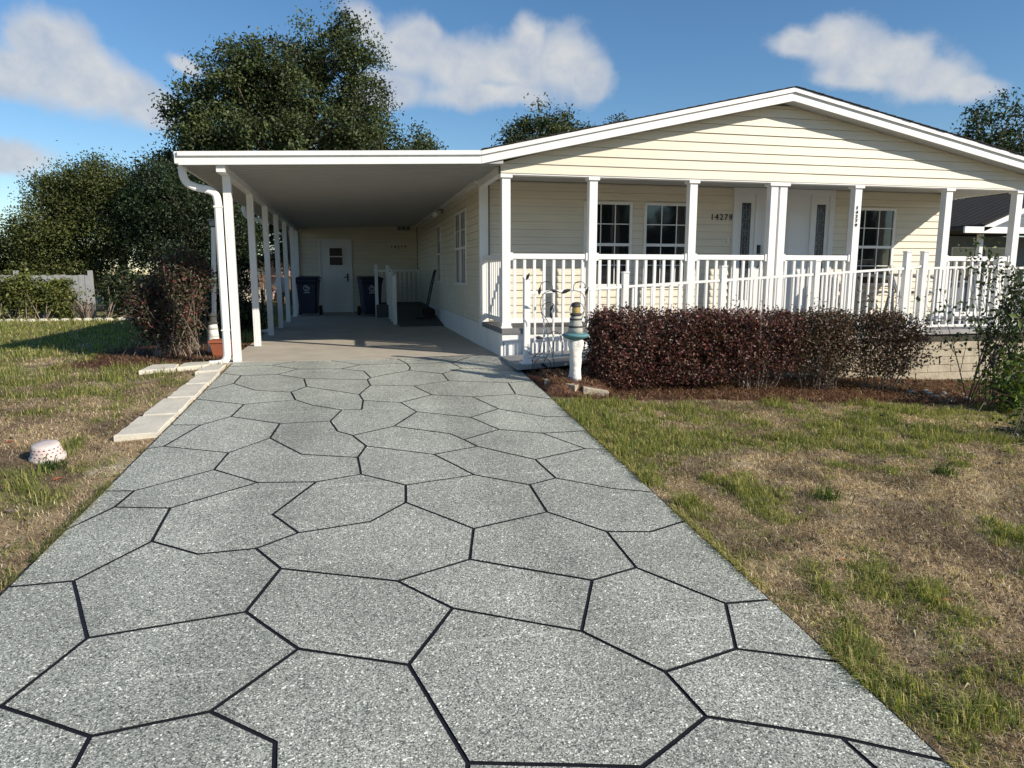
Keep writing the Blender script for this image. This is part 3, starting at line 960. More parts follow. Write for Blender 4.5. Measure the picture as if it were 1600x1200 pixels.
# ---- front door with two leaded sidelights
mb = MB()
d0, d1, dz0, dz1 = DOOR
for (x0, x1, za, zb) in ((d0, d0 + .09, dz0, dz1), (d1 - .09, d1, dz0, dz1), (d0 + .09, d1 - .09, dz1 - .09, dz1)):
    mb.box(x0, x1, YW - .05, YW, za, zb)
for x in (d0 + .40, d1 - .44):
    mb.box(x, x + .05, YW - .04, YW, dz0, dz1 - .09)
mb.box(d0 - .02, d1 + .02, YW - .09, YW, .37, .40)
fd = mb.build('front_door', DOORW, house, bevel=.004)
mb = MB(); x0, x1 = d0 + .45, d1 - .44
mb.box(x0, x1, YW - .012, YW, .40, dz1 - .09)
for (pa, pb, qa, qb) in ((.10, .44, .15, .75), (.56, .9, .15, .75), (.10, .44, .87, 1.72), (.56, .9, .87, 1.72)):
    w_ = x1 - x0
    mb.box(x0 + pa * w_, x0 + pb * w_, YW - .022, YW - .012, .40 + qa, .40 + qb)
    mb.box(x0 + pa * w_ + .03, x0 + pb * w_ - .03, YW - .028, YW - .022, .43 + qa, .37 + qb)
mb.build('door_leaf', DOORW, fd, bevel=.004)
for (x0, x1) in ((d0 + .09, d0 + .40), (d1 - .39, d1 - .09)):
    mb = MB()
    g0, g1 = (x0 + x1) / 2 - .085, (x0 + x1) / 2 + .085
    mb.box(x0, g0, YW - .02, YW, .40, 2.38); mb.box(g1, x1, YW - .02, YW, .40, 2.38)
    mb.box(g0, g1, YW - .02, YW, 2.235, 2.38); mb.box(g0, g1, YW - .02, YW, .40, .66)
    mb.build('sidelight', DOORW, fd)
    mb = MB(); mb.box(g0, g1, YW - .012, YW - .004, .66, 2.235)
    mb.build('leaded_pane', LEAD, fd)
    mb = MB()
    for k in range(3):
        xx = g0 + .03 + k * .055
        mb.tube([(xx, YW - .014, .68), (xx, YW - .014, 2.2)], .0025, 4)
    for k in range(7):
        cz = .85 + k * .2
        mb.tube([((g0 + g1) / 2 + .055 * math.cos(t), YW - .014, cz + .085 * math.sin(t)) for t in np.linspace(0, 2 * math.pi, 13)], .003, 4)
    mb.build('lead_came', ALUM, fd)
mb = MB(); mb.box(6.575, 6.615, YW - .05, YW - .012, 1.42, 1.56); mb.tube([(6.595, YW - .06, 1.40), (6.595, YW - .09, 1.36), (6.595, YW - .06, 1.22), (6.595, YW - .02, 1.2)], .011, 6)
mb.build('door_handle', BLACK, fd)
mb = MB(); mb.box(6.015, 6.045, YW - .04, YW - .015, 1.60, 1.68); mb.build('doorbell', WHITE2, fw)

# ---- utility door at the back of the carport
mb = MB()
mb.box(-.84, -.79, YB - .045, YB, 0.003, 2.05); mb.box(.02, .07, YB - .045, YB, 0.003, 2.05); mb.box(-.79, .02, YB - .045, YB, 2.0, 2.05)
ud = mb.build('utility_door', DOORW, house)
mb = MB(); mb.box(-.79, .02, YB - .025, YB, .012, 2.0); mb.build('door_leaf', DOORW, ud)
mb = MB()
for (x0, x1, za, zb) in ((-.57, -.545, 1.31, 1.83), (-.195, -.17, 1.31, 1.83), (-.545, -.195, 1.805, 1.83), (-.545, -.195, 1.31, 1.335), (-.545, -.195, 1.56, 1.585)):
    mb.box(x0, x1, YB - .042, YB - .025, za, zb)
mb.build('window_frame', WHITE2, ud)
for za, zb in ((1.335, 1.56), (1.585, 1.805)):
    mb = MB(); mb.box(-.545, -.195, YB - .033, YB - .026, za, zb); mb.build('pane', GLASSD, ud)
mb = MB(); mb.box(-.09, -.05, YB - .05, YB - .025, .88, 1.10); mb.tube([(-.07, YB - .06, 1.0), (-.07, YB - .10, 1.0), (-.17, YB - .10, 1.0)], .012, 6)
mb.build('door_handle', BLACK, ud)
for k in range(3):
    mb = MB(); x = 1.36 + k * .125
    mb.box(x, x + .1, YB - .03, YB - .014, 2.32, 2.44)
    v = mb.build('wall_vent', ALUM, house)
    for j in range(4):
        s_ = MB(); s_.box(x + .01, x + .09, YB - .04, YB - .03, 2.335 + j * .026, 2.345 + j * .026); s_.build('louvre', BLACK, v)
# wall lights under the carport roof
for yy in (14.9,):
    mb = MB(); mb.lathe([(.05, 0), (.06, .03), (.05, .05)], (XS - .07, yy, 2.36), 12)
    mb.box(XS - .05, XS - .01, yy - .05, yy + .05, 2.33, 2.44)
    fl = mb.build('flood_light', ALUM, house)
    for s_ in (-1, 1):
        l = MB(); l.tube([(XS - .08, yy + s_ * .04, 2.36), (XS - .15, yy + s_ * .13, 2.32), (XS - .2, yy + s_ * .17, 2.29)], [.02, .04, .055], 10); l.build('lamp_head', WHITE2, fl)

# ---- porch floor, skirting
mb = MB(); mb.box(XS + .002, 10.2, YG - .06, YW - .002, .305, .375)
mb.build('porch_floor', DECK, house)
mb = MB(); mb.box(XS + .03, 10.16, YG - .02, YG + .02, -.55, .304)
sk = mb.build('porch_skirting', WHITE2, house)
mb = MB(); mb.box(XS + .01, 10.18, YG - .035, YG - .0205, .20, .303); mb.build('skirt_band', WHITE2, sk)
rib = MB(); rib.box(0, .105, -.01, 0, 0, .24)
ribm = mesh_of(rib, 'skirt_panel', WHITE2)
for k in range(10):
    inst(ribm, 'skirt_panel', sk, (XS + .04 + k * .125, YG - .021, -.045))
mb = MB(); mb.box(XS - .005, XS + .04, YG - .02, YW - .14, -.02, .304); mb.build('porch_skirting', WHITE2, house)

# ---- porch posts
PX = [2.007, 3.197, 4.645, 5.886, 6.03, 7.25, 8.82, 10.11]
pm = MB()
pm.box(-.055, .055, -.055, .055, .376, 2.354)
postm = mesh_of(pm, 'porch_post', WHITE)
cm = MB(); cm.box(-.078, .078, -.078, .078, 2.318, 2.353)
capm = mesh_of(cm, 'capital', WHITE)
bm_ = MB(); bm_.box(-.075, .075, -.075, .075, .3755, .40); bm_.box(-.063, .063, -.063, .063, .40, .45)
basem = mesh_of(bm_, 'plinth', WHITE)
for i, x in enumerate(PX):
    o = inst(postm, 'porch_post', house, (x, YG + .06, 0))
    o.scale = (1, 1, 1)
    if i not in (3, 4):
        inst(capm, 'capital', o, (x, YG + .06, 0)); inst(basem, 'plinth', o, (x, YG + .06, 0))
    elif i == 3:
        c = MB(); c.box(5.886 - .085, 6.03 + .085, YG - .02, YG + .145, 2.316, 2.352); c.build('capital', WHITE, o)
number('14279', (7.222, YG + .06 - .062, 2.02), .062, .068, house, True)

# ================================================================== CARPORT
cp = thing('carport', (0, 14.5, 0), 'flat white aluminium carport roof on thin white posts beside the cream house', 'carport')
zu = lambda x: 2.345 + (x + 1.86) * .0371
n = 40
y = YF + .03
step = (21.15 - y) / n
for i in range(n):
    y0, y1 = y + i * step, y + (i + 1) * step - .012
    mb = MB()
    xa, xb = -1.85, 1.92
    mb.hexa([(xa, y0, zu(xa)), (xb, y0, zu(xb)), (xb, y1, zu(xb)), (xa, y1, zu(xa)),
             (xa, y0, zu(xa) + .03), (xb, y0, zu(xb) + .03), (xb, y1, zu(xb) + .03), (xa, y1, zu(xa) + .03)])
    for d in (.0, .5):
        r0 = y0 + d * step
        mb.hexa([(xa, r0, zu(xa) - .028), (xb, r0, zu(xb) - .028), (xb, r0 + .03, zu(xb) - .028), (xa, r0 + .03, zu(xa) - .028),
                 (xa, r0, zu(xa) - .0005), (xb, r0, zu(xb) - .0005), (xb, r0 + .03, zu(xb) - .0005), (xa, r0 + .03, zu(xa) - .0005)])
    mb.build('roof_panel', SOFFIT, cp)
mb = MB()
mb.hexa([(-1.85, YF + .03, zu(-1.85) + .035), (1.66, YF + .03, zu(1.66) + .035), (1.66, 21.2, zu(1.66) + .035), (-1.85, 21.2, zu(-1.85) + .035),
         (-1.85, YF + .03, zu(-1.85) + .09), (1.66, YF + .03, zu(1.66) + .09), (1.66, 21.2, zu(1.66) + .09), (-1.85, 21.2, zu(-1.85) + .09)])
mb.build('roof_sheet', WHITE, cp)
fascia(FA, (FB[0] - .003, FB[1], FB[2]), cp)
mb = MB(); mb.box(-1.90, -1.862, YF + .0, 21.2, 2.33, 2.462); mb.build('gutter', WHITE, cp)
mb = MB(); mb.box(-1.47, -1.37, YF + .05, 21.0, zu(-1.42) - .105, zu(-1.42) - .014); mb.build('beam', WHITE, cp)
mb = MB(); mb.box(1.84, 1.925, YW - .05, YB, 2.41, 2.472); mb.build('wall_channel', WHITE, cp)
PY = [9.37, 11.40, 13.32, 15.2, 17.05, 19.1, 20.72]
pm = MB(); pm.box(-.046, .046, -.046, .046, .0, zu(-1.42) - .107)
for sx in (-.02, .02):
    pm.box(sx - .004, sx + .004, -.049, -.0462, .02, 2.2)
pme = mesh_of(pm, 'post', WHITE)
for yy in PY:
    inst(pme, 'post', cp, (-1.415, yy, .001))


def pipe(path, w, d, nm):
    """rounded rectangular downspout swept along a path in the XZ plane"""
    mb = MB(); vs, fs = [], []
    path = [Vector(p) for p in path]
    prof = [(-.5, -.3), (-.3, -.5), (.3, -.5), (.5, -.3), (.5, .3), (.3, .5), (-.3, .5), (-.5, .3)]
    for i, p in enumerate(path):
        t = (path[min(i + 1, len(path) - 1)] - path[max(i - 1, 0)]).normalized()
        u = Vector((0, 1, 0)); u = (u - t * u.dot(t)).normalized(); w_ = t.cross(u)
        for a, b in prof:
            vs.append(p + w_ * a * w + u * b * d)
    m = len(prof)
    for i in range(len(path) - 1):
        for k in range(m):
            a, b = i * m + k, i * m + (k + 1) % m
            fs.append((a, b, b + m, a + m))
    fs += [tuple(range(m))[::-1], tuple((len(path) - 1) * m + k for k in range(m))]
    mb.add(vs, fs)
    return mb.build(nm, WHITE, cp)


def curve(pts, n=6):
    """Catmull-Rom through points"""
    P = [Vector(p) for p in pts]; P = [P[0] * 2 - P[1]] + P + [P[-1] * 2 - P[-2]]
    out = []
    for i in range(1, len(P) - 2):
        for k in range(n):
            t = k / n
            a, b, c, d = P[i - 1], P[i], P[i + 1], P[i + 2]
            out.append(.5 * ((2 * b) + (c - a) * t + (2 * a - 5 * b + 4 * c - d) * t * t + (3 * b - a - 3 * c + d) * t ** 3))
    out.append(P[-2])
    return out


for yy in (9.33, 14.35):
    top = curve([(-1.875, yy - .1, 2.33), (-1.875, yy - .1, 2.24), (-1.84, yy - .08, 2.155), (-1.74, yy - .05, 2.105), (-1.62, yy - .02, 2.085), (-1.545, yy, 2.03), (-1.525, yy, 1.93)])
    bot = curve([(-1.525, yy, .17), (-1.53, yy, .07), (-1.57, yy, .005), (-1.64, yy, -.015), (-1.74, yy, -.02)])
    ds = pipe(top + [Vector((-1.525, yy, 1.0))] + bot, .088, .062, 'downspout')
    mb = MB(); mb.box(-1.575, -1.475, yy - .036, yy + .036, .395, .41); mb.box(-1.575, -1.475, yy - .036, yy + .036, 1.88, 1.90)
    mb.build('pipe_strap', WHITE, ds)

# ================================================================== PORCH RAILING
pr = thing('porch_railing', (6, YG, .375), 'level white porch railing of square balusters between the porch posts', 'railing')
bal = MB(); bal.box(-.018, .018, -.018, .018, 0, 1)
balm = mesh_of(bal, 'baluster', WHITE)
slim = MB(); slim.box(-.0105, .0105, -.0105, .0105, 0, 1)
slimm = mesh_of(slim, 'baluster', WHITE)
yc = YG + .06
for i, (a, b) in enumerate(((0, 1), (1, 2), (2, 3), (4, 5), (6, 7))):
    xa, xb = PX[a] + .056, PX[b] - .056
    mb = MB()
    mb.box(xa + .02, xb - .02, yc - .035, yc + .035, 1.285, 1.355)
    mb.build('top_rail', WHITE, pr, bevel=.006)
    mb = MB()
    mb.box(xa, xa + .035, yc - .045, yc + .045, 1.27, 1.37); mb.box(xb - .035, xb, yc - .045, yc + .045, 1.27, 1.37)
    mb.build('rail_bracket', WHITE, pr)
    mb = MB(); mb.box(xa, xb, yc - .025, yc + .025, .44, .505); mb.build('bottom_rail', WHITE, pr)
    nb = max(2, int(round((xb - xa) / .14)))
    for k in range(nb):
        x = xa + (xb - xa) * (k + .5) / nb
        inst(balm, 'baluster', pr, (x, yc, .5052), scale=(1, 1, 1.2849 - .5054))
mb = MB(); mb.box(1.965, 2.035, YG + .12, YW - .06, 1.285, 1.355); mb.build('top_rail', WHITE, pr)
mb = MB(); mb.box(1.975, 2.025, YG + .12, YW - .06, .44, .505); mb.build('bottom_rail', WHITE, pr)
for k in range(9):
    inst(balm, 'baluster', pr, (2.0, YG + .21 + k * .135, .5052), scale=(1, 1, .7795))

# ================================================================== ENTRANCE RAMP ON A BLOCK BASE
XL0, XL1 = 2.03, 7.30
rz = lambda x: .03 + (min(x, XL1) - XL0) / (XL1 - XL0) * .30
ramp = thing('entrance_ramp', (5, 8.6, -.2), 'grey concrete ramp along the porch front on a tan block base', 'ramp')
mb = MB(); y0, y1 = 8.14, YG - .065
mb.hexa([(XL0 - .12, y0, -.045), (XL1, y0, rz(XL1) - .055), (XL1, y1, rz(XL1) - .055), (XL0 - .12, y1, -.045),
         (XL0 - .12, y0, .012), (XL1, y0, rz(XL1)), (XL1, y1, rz(XL1)), (XL0 - .12, y1, .012)])
mb.box(XL1 + .002, 10.3, y0, y1, rz(XL1) - .055, rz(XL1))
mb.build('deck_slab', CONCG, ramp)
mb = MB(); mb.box(3.0, 10.2, y0 + .16, y0 + .30, -.7, .15)
mb.v = [(x, y_, min(z, rz(x) - .10)) for x, y_, z in mb.v]
mb.build('block_core', BLOCKD, ramp)
# blocks laid in running bond; the course under the slab is stained dark
zt = rz(XL1) - .058
bh = .106
nrow = 8
for r_ in range(nrow):
    z1 = zt - r_ * bh; z0 = z1 - bh + .006
    x = 2.9 - (r_ % 2) * .19
    while x < 10.2:
        x1 = x + .372
        lim = rz(x) - .062
        if z0 < lim - .03 and z1 > float(gz(x, 8.05)) - .02:
            zt_ = min(z1, lim)
            d = random.uniform(-.008, .008)
            mb = MB()
            mb.hexa([(x, y0 + .03 + d, z0), (x1 - .007, y0 + .03 + d + random.uniform(-.004, .004), z0), (x1 - .007, y0 + .158, z0), (x, y0 + .158, z0),
                     (x, y0 + .034 + d, zt_), (x1 - .007, y0 + .034 + d, zt_), (x1 - .007, y0 + .158, zt_), (x, y0 + .158, zt_)])
            mb.build('block', BLOCKD if r_ == 0 else BLOCK, ramp)
        x = x1

rr = thing('ramp_railing', (5, 8.2, .1), 'thin white ramp handrail climbing to the right in front of the porch', 'railing')
RPX = [2.04, 3.28, 4.59, 5.92, 7.29, 7.56]
yr = 8.22
for i, x in enumerate(RPX):
    mb = MB()
    zb = rz(x) + .001 if x > 2.1 else .02
    zt_ = rz(x) + (1.0 if i < 4 else 1.045)
    mb.box(x - .036, x + .036, yr - .036, yr + .036, zb, zt_)
    mb.box(x - .043, x + .043, yr - .043, yr + .043, zt_, zt_ + .018)
    mb.box(x - .075, x + .075, yr - .075, yr + .075, zb, zb + .018)
    mb.build('post', WHITE, rr)
segs = list(zip(RPX[:-1], RPX[1:])) + [(7.56, 8.78), (8.78, 10.15)]
for xa, xb in segs:
    a, b = xa + .044, xb - .044
    mb = MB(); mb.beam((a, yr, rz(a) + .835), (b, yr, rz(b) + .835 + (.03 if xa > 7.2 else 0)), .045, .03); mb.build('handrail', WHITE, rr)
    mb = MB(); mb.beam((a, yr, rz(a) + .055), (b, yr, rz(b) + .055), .035, .03); mb.build('bottom_rail', WHITE, rr)
    nb = max(1, int(round((b - a) / .118)))
    for k in range(nb):
        x = a + (b - a) * (k + .5) / nb
        inst(slimm, 'baluster', rr, (x, yr, rz(x) + .071), scale=(1, 1, .745))
for x in (8.78, 10.15):
    mb = MB(); mb.box(x - .043, x + .043, yr - .043, yr + .043, rz(x) + .001, rz(x) + 1.0); mb.build('post', WHITE, rr)

# ================================================================== SIDE RAMP INSIDE THE CARPORT
cr = thing('side_ramp', (1.4, 18, 0), 'dark sloping side ramp beside the house wall inside the carport', 'ramp')
mb = MB()
mb.hexa([(.98, 14.9, .0015), (1.905, 14.9, .0015), (1.905, 18.3, .0015), (.98, 18.3, .0015),
         (.98, 14.9, .012), (1.905, 14.9, .012), (1.905, 18.3, .32), (.98, 18.3, .32)])
mb.build('slope', RAMPD, cr)
mb = MB(); mb.box(.62, 1.905, 18.302, 20.0, .0015, .32); mb.build('landing', RAMPD, cr)
sr_ = thing('side_ramp_railing', (.94, 17, 0), 'white baluster railing of the side ramp between bin and house wall', 'railing')
rz2 = lambda y_: max(0.0, min(.32, (y_ - 14.9) / 3.4 * .32))
ylist = [15.63, 16.55, 17.45, 18.35]
for yy in ylist:
    mb = MB(); mb.box(.885, .965, yy - .04, yy + .04, .001, rz2(yy) + .99); mb.build('post', WHITE, sr_)
for ya, yb in zip(ylist[:-1], ylist[1:]):
    mb = MB(); mb.beam((.925, ya + .041, rz2(ya) + .9), (.925, yb - .041, rz2(yb) + .9), .04, .05); mb.build('handrail', WHITE, sr_)
    for k in range(6):
        yy = ya + (yb - ya) * (k + .7) / 6.5
        inst(balm, 'baluster', sr_, (.925, yy, rz2(yy) + .02), scale=(1, 1, .85))
mb = MB(); mb.box(.60, .68, 18.32, 18.4, .001, 1.32); mb.build('post', WHITE, sr_)
mb = MB(); mb.box(.682, .884, 18.34, 18.38, 1.14, 1.19); mb.build('handrail', WHITE, sr_)
mb = MB(); mb.box(.62, 1.9, 19.97, 20.03, 1.16, 1.21); mb.build('handrail', WHITE, sr_)
for k in range(10):
    inst(balm, 'baluster', sr_, (.72 + k * .125, 20.0, .322), scale=(1, 1, .837))
mb = MB(); mb.box(1.0, 1.9, 20.04, 20.06, .3, 1.16); 

# ================================================================== THINGS UNDER THE CARPORT
def bin_(loc, rz_, label):
    t = thing('wheeled_bin', loc, label, 'bin', 'navy wheeled bins at the back of the carport')
    X, Y, Z = loc
    mb = MB()
    lev = [(0.05, .42, .46), (.12, .44, .48), (.82, .53, .60), (.90, .57, .66), (.94, .57, .66)]
    vs, fs = [], []
    for z, w, d in lev:
        for sx, sy in ((-.88, -1), (.88, -1), (1, -.88), (1, .88), (.88, 1), (-.88, 1), (-1, .88), (-1, -.88)):
            vs.append((X + sx * w / 2, Y + sy * d / 2, z))
    for i in range(len(lev) - 1):
        for k in range(8):
            a, b = i * 8 + k, i * 8 + (k + 1) % 8
            fs.append((a, b, b + 8, a + 8))
    fs += [tuple(range(8))[::-1], tuple(32 + k for k in range(8))]
    mb.add(vs, fs)
    mb.build('body', BINB, t, bevel=.008)
    mb = MB()
    vs = []
    for z, s_ in ((.942, 1.0), (.97, 1.02), (1.005, .86)):
        for sx, sy in ((-.9, -1), (.9, -1), (1, -.9), (1, .9), (.9, 1), (-.9, 1), (-1, .9), (-1, -.9)):
            vs.append((X + sx * .30 * s_, Y + sy * .345 * s_ - .01, z + (.03 if sy > 0 else 0)))
    fs = []
    for i in range(2):
        for k in range(8):
            a, b = i * 8 + k, i * 8 + (k + 1) % 8
            fs.append((a, b, b + 8, a + 8))
    fs += [tuple(range(8))[::-1], tuple(16 + k for k in range(8))]
    mb.add(vs, fs); mb.build('lid', BINB, t, bevel=.006)
    mb = MB(); mb.tube([(X - .27, Y + .37, .93), (X + .27, Y + .37, .93)], .018, 8); mb.build('grab_bar', BINB, t)
    for s_ in (-1, 1):
        mb = MB(); mb.tube([(X + s_ * .24, Y + .24, .125), (X + s_ * .30, Y + .24, .125)], .125, 18); mb.build('wheel', BINBLK, t)
    # white round emblem on the front
    yf = lambda z: Y - (.46 + (.60 - .46) * (z - .05) / .77) / 2 - .005
    mb = MB()
    def seg(pts, wd):
        for (p, q_) in zip(pts[:-1], pts[1:]):
            p, q_ = Vector(p), Vector(q_); e = (q_ - p).normalized(); m_ = Vector((-e.y, e.x)) * wd / 2
            pp = [p - m_, q_ - m_, q_ + m_, p + m_]
            mb.add([(X + c.x, yf(.72 + c.y), .72 + c.y) for c in pp], [(0, 1, 2, 3)])
    seg([(.075 * math.cos(a), .075 * math.sin(a)) for a in np.linspace(R(70), R(400), 22)], .018)
    seg([(.035 * math.cos(a) + .01, .035 * math.sin(a) + .005) for a in np.linspace(R(-40), R(190), 12)], .026)
    seg([(-.03, -.03), (.03, -.05)], .02)
    seg([(-.075, -.115), (.085, -.115)], .022)
    mb.build('emblem', EMBLEM, t)
    t.rotation_euler.z = rz_
    return t


bin_((-1.10, 19.75, 0), R(-6), 'navy wheeled bin standing left of the white utility door')
bin_((.50, 19.05, 0), R(8), 'navy wheeled bin standing right of the white utility door')
ht = thing('hand_truck', (1.75, 15.9, .1), 'black tubular hand truck leaning on the shaded house wall', 'hand truck')
mb = MB()
for s_ in (-.17, .17):
    mb.tube(curve([(1.62, 16.0 + s_, .14), (1.76, 16.0 + s_, .8), (1.84, 16.0 + s_ * .8, 1.12)], 4), .016, 7)
mb.tube(curve([(1.84, 15.86, 1.12), (1.86, 15.93, 1.17), (1.86, 16.07, 1.17), (1.84, 16.14, 1.12)], 4), .016, 7)
for k in range(3):
    mb.tube([(1.65 + .05 * k, 15.83, .3 + k * .22), (1.65 + .05 * k, 16.17, .3 + k * .22)], .012, 6)
mb.build('frame', BLACK, ht)
mb = MB(); mb.box(1.4, 1.62, 15.83, 16.17, .122, .135); mb.build('toe_plate', BLACK, ht)
for s_ in (-.22, .22):
    mb = MB(); mb.tube([(1.70, 16 + s_ - .03, .24), (1.70, 16 + s_ + .03, .24)], .12, 16); mb.build('wheel', BINBLK, ht)


# ================================================================== PORCH CHAIRS
def chair(loc, rot, label):
    t = thing('garden_chair', loc, label, 'chair', 'resin chairs on the porch')
    X, Y, Z = loc
    Pt = lambda x, y_, z: (X + x, Y + y_, Z + z)
    mb = MB(); nx_, ny_ = 8, 8
    vs, fs = [], []
    for k in (0, -.018):
        for j in range(ny_ + 1):
            for i in range(nx_ + 1):
                u, v_ = i / nx_ * 2 - 1, j / ny_
                w = .24 - .03 * v_
                vs.append(Pt(u * w, -.24 + .46 * v_, .42 - .03 * (1 - u * u) * math.sin(v_ * 3) - .02 * v_ - (.03 * max(0, .12 - v_) / .12) + k))
    m = (nx_ + 1) * (ny_ + 1)
    for j in range(ny_):
        for i in range(nx_):
            a = j * (nx_ + 1) + i
            fs += [(a, a + 1, a + nx_ + 2, a + nx_ + 1), (m + a, m + a + nx_ + 1, m + a + nx_ + 2, m + a + 1)]
    edge = [i for i in range(nx_ + 1)] + [(j + 1) * (nx_ + 1) - 1 for j in range(1, ny_ + 1)] + [ny_ * (nx_ + 1) + i for i in range(nx_ - 1, -1, -1)] + [j * (nx_ + 1) for j in range(ny_ - 1, 0, -1)]
    fs += [(edge[i - 1], edge[i - 1] + m, edge[i] + m, edge[i]) for i in range(len(edge))]
    mb.add(vs, fs); mb.build('seat', RESIN, t, smooth=True)
    # fan-shaped curved back with rounded top
    mb = MB(); vs, fs = [], []
    for k in (0, .02):
        for j in range(9):
            v_ = j / 8
            half = .21 + .05 * math.sin(v_ * 2.2)
            top = .42 * v_
            for i in range(9):
                u = i / 8 * 2 - 1
                zz = .40 + top * (1 - .22 * v_ * u * u)
                vs.append(Pt(u * half, .20 + .13 * v_ - .07 * u * u + k, zz))
    for j in range(8):
        for i in range(8):
            a = j * 9 + i
            fs += [(a, a + 9, a + 10, a + 1), (81 + a, 81 + a + 1, 81 + a + 10, 81 + a + 9)]
    edge = [i for i in range(9)] + [(j + 1) * 9 - 1 for j in range(1, 9)] + [72 + i for i in range(7, -1, -1)] + [j * 9 for j in range(7, 0, -1)]
    fs += [(edge[i - 1], edge[i], edge[i] + 81, edge[i - 1] + 81) for i in range(len(edge))]
    mb.add(vs, fs); mb.build('backrest', RESIN, t, smooth=True)
    for s_ in (-1, 1):
        mb = MB()
        mb.tube(curve([Pt(s_ * .235, .25, .66), Pt(s_ * .275, .10, .655), Pt(s_ * .28, -.1, .64), Pt(s_ * .265, -.22, .60), Pt(s_ * .26, -.24, .5)], 4), .024, 8)
        mb.build('armrest', RESIN, t, smooth=True)
        mb = MB(); mb.tube([Pt(s_ * .26, -.24, .52), Pt(s_ * .255, -.25, .4), Pt(s_ * .275, -.28, 0)], [.026, .028, .02], 8); mb.build('leg', RESIN, t, smooth=True)
        mb = MB(); mb.tube([Pt(s_ * .21, .22, .42), Pt(s_ * .235, .30, 0)], [.028, .02], 8); mb.build('leg', RESIN, t, smooth=True)
    t.rotation_euler.z = rot; t.scale = (1.1, 1.1, 1.06)
    return t


chair((8.38, 10.15, .3755), R(52), 'beige resin armchair on the porch nearest the front door')
chair((9.12, 10.12, .3755), R(30), 'beige resin armchair on the porch nearest the far corner post')

# ================================================================== GARDEN ORNAMENTS
lx, ly = 2.37, 7.34
gl = float(gz(lx, ly))
lh = thing('lighthouse_ornament', (lx, ly, gl), 'weathered miniature lighthouse with teal base standing on a white stump', 'ornament')
mb = MB(); mb.lathe([(.085, -.03), (.068, .05), (.056, .12), (.066, .22), (.062, .30), (.08, .38), (.085, .43), (.06, .46)], (lx, ly, gl), 22, jit=.10); mb.build('stump', STUMP, lh, smooth=True)
mb = MB(); mb.lathe([(.05, .435), (.11, .462), (.148, .485), (.15, .50), (.115, .512), (.09, .515)], (lx, ly, gl), 28); mb.build('base_plate', TEAL, lh, smooth=True)
mb = MB(); mb.lathe([(.082, .515), (.076, .56), (.073, .60), (.066, .64), (.062, .68), (.055, .70)], (lx, ly, gl), 24, jit=.02); tw = mb.build('tower', GREYSTN, lh, smooth=True)
for z, r_ in ((.575, .079), (.655, .068)):
    b_ = MB(); b_.lathe([(r_ - .003, 0), (r_, .006), (r_, .016), (r_ - .003, .022)], (lx, ly, gl + z), 24); b_.build('band', DKSTONE, tw)
mb = MB(); mb.lathe([(.05, .70), (.066, .71), (.066, .725), (.05, .735)], (lx, ly, gl), 20); mb.build('gallery', DKSTONE, lh)
mb = MB(); mb.lathe([(.042, .735), (.044, .76), (.042, .80)], (lx, ly, gl), 16); mb.build('lantern', AMBER, lh)
mb = MB(); mb.lathe([(.05, .80), (.052, .81), (.046, .825), (.048, .84), (.02, .85)], (lx, ly, gl), 16); mb.build('cap', DKSTONE, lh)

# wire trellis with metal leaves
tr = thing('wire_trellis', (2.38, 7.93, -.1), 'dark curled wire trellis with metal leaves before the ramp post', 'trellis')
ty_ = 7.93
mb = MB()
def wire(pts, r_=.0042):
    mb.tube([(2.40 + x, ty_, z) for x, z in pts], r_, 5)
def arc(cx, cz, r_, a0, a1, n=14):
    return [(cx + r_ * math.cos(R(a)), cz + r_ * math.sin(R(a))) for a in np.linspace(a0, a1, n)]
for s_ in (-1, 1):
    f = lambda pts: [(s_ * x, z) for x, z in pts]
    c2 = lambda pts: [(v_.x, v_.z) for v_ in curve([(x, 0, z) for x, z in pts], 6)]
    wire(f(c2([(.07, -.12), (.12, .15), (.20, .45), (.27, .72), (.235, .86), (.12, .90), (.0, .865)])))
    wire(f(c2([(.30, -.12), (.20, .12), (.10, .30), (.17, .52), (.26, .66)])))
    wire(f(arc(.20, .93, .075, -20, 200))); wire(f(arc(.17, .68, .085, 0, 190)))
    wire(f(arc(.10, .34, .085, 10, 210))); wire(f(arc(.32, .24, .10, 150, 330)))
    wire(f(arc(.24, .02, .105, -30, 215)))
    wire(f(c2([(.34, -.12), (.36, .1), (.28, .2), (.24, .34)])))
mb.build('wire_frame', BLACK, tr, smooth=True)
for (x, z, a, s_) in ((-.28, .90, 80, 1), (.29, .89, 70, 1), (-.10, .895, -12, 1), (.04, .895, 20, 1.2), (-.135, .70, 65, .9), (-.14, .62, 95, .9), (.15, .68, -60, .9), (.17, .60, 85, .9), (-.28, .36, -8, 1), (.30, .33, 10, 1), (-.22, .03, -30, 1), (.28, .04, 30, 1), (-.42, 1.06, 65, .9)):
    l = MB(); L_, W_ = .055 * s_, .019 * s_
    ca, sa = math.cos(R(a)), math.sin(R(a))
    pts = [(-L_, 0, 0), (-.3 * L_, W_, .006), (.3 * L_, W_ * .8, .006), (L_, 0, 0), (.3 * L_, -W_ * .8, .006), (-.3 * L_, -W_, .006), (0, 0, -.006)]
    vs = [(2.40 + x + p[0] * ca - p[1] * sa, ty_ - .006 + p[2], z + p[0] * sa + p[1] * ca) for p in pts]
    vs += [(a_, b_ + .004, c_) for a_, b_, c_ in vs]
    fs = [(6, i, (i + 1) % 6) for i in range(6)] + [(13, 7 + (i + 1) % 6, 7 + i) for i in range(6)] + [(i, i + 7, (i + 1) % 6 + 7, (i + 1) % 6) for i in range(6)]
    l.add(vs, fs); l.build('metal_leaf', BLACK, tr)


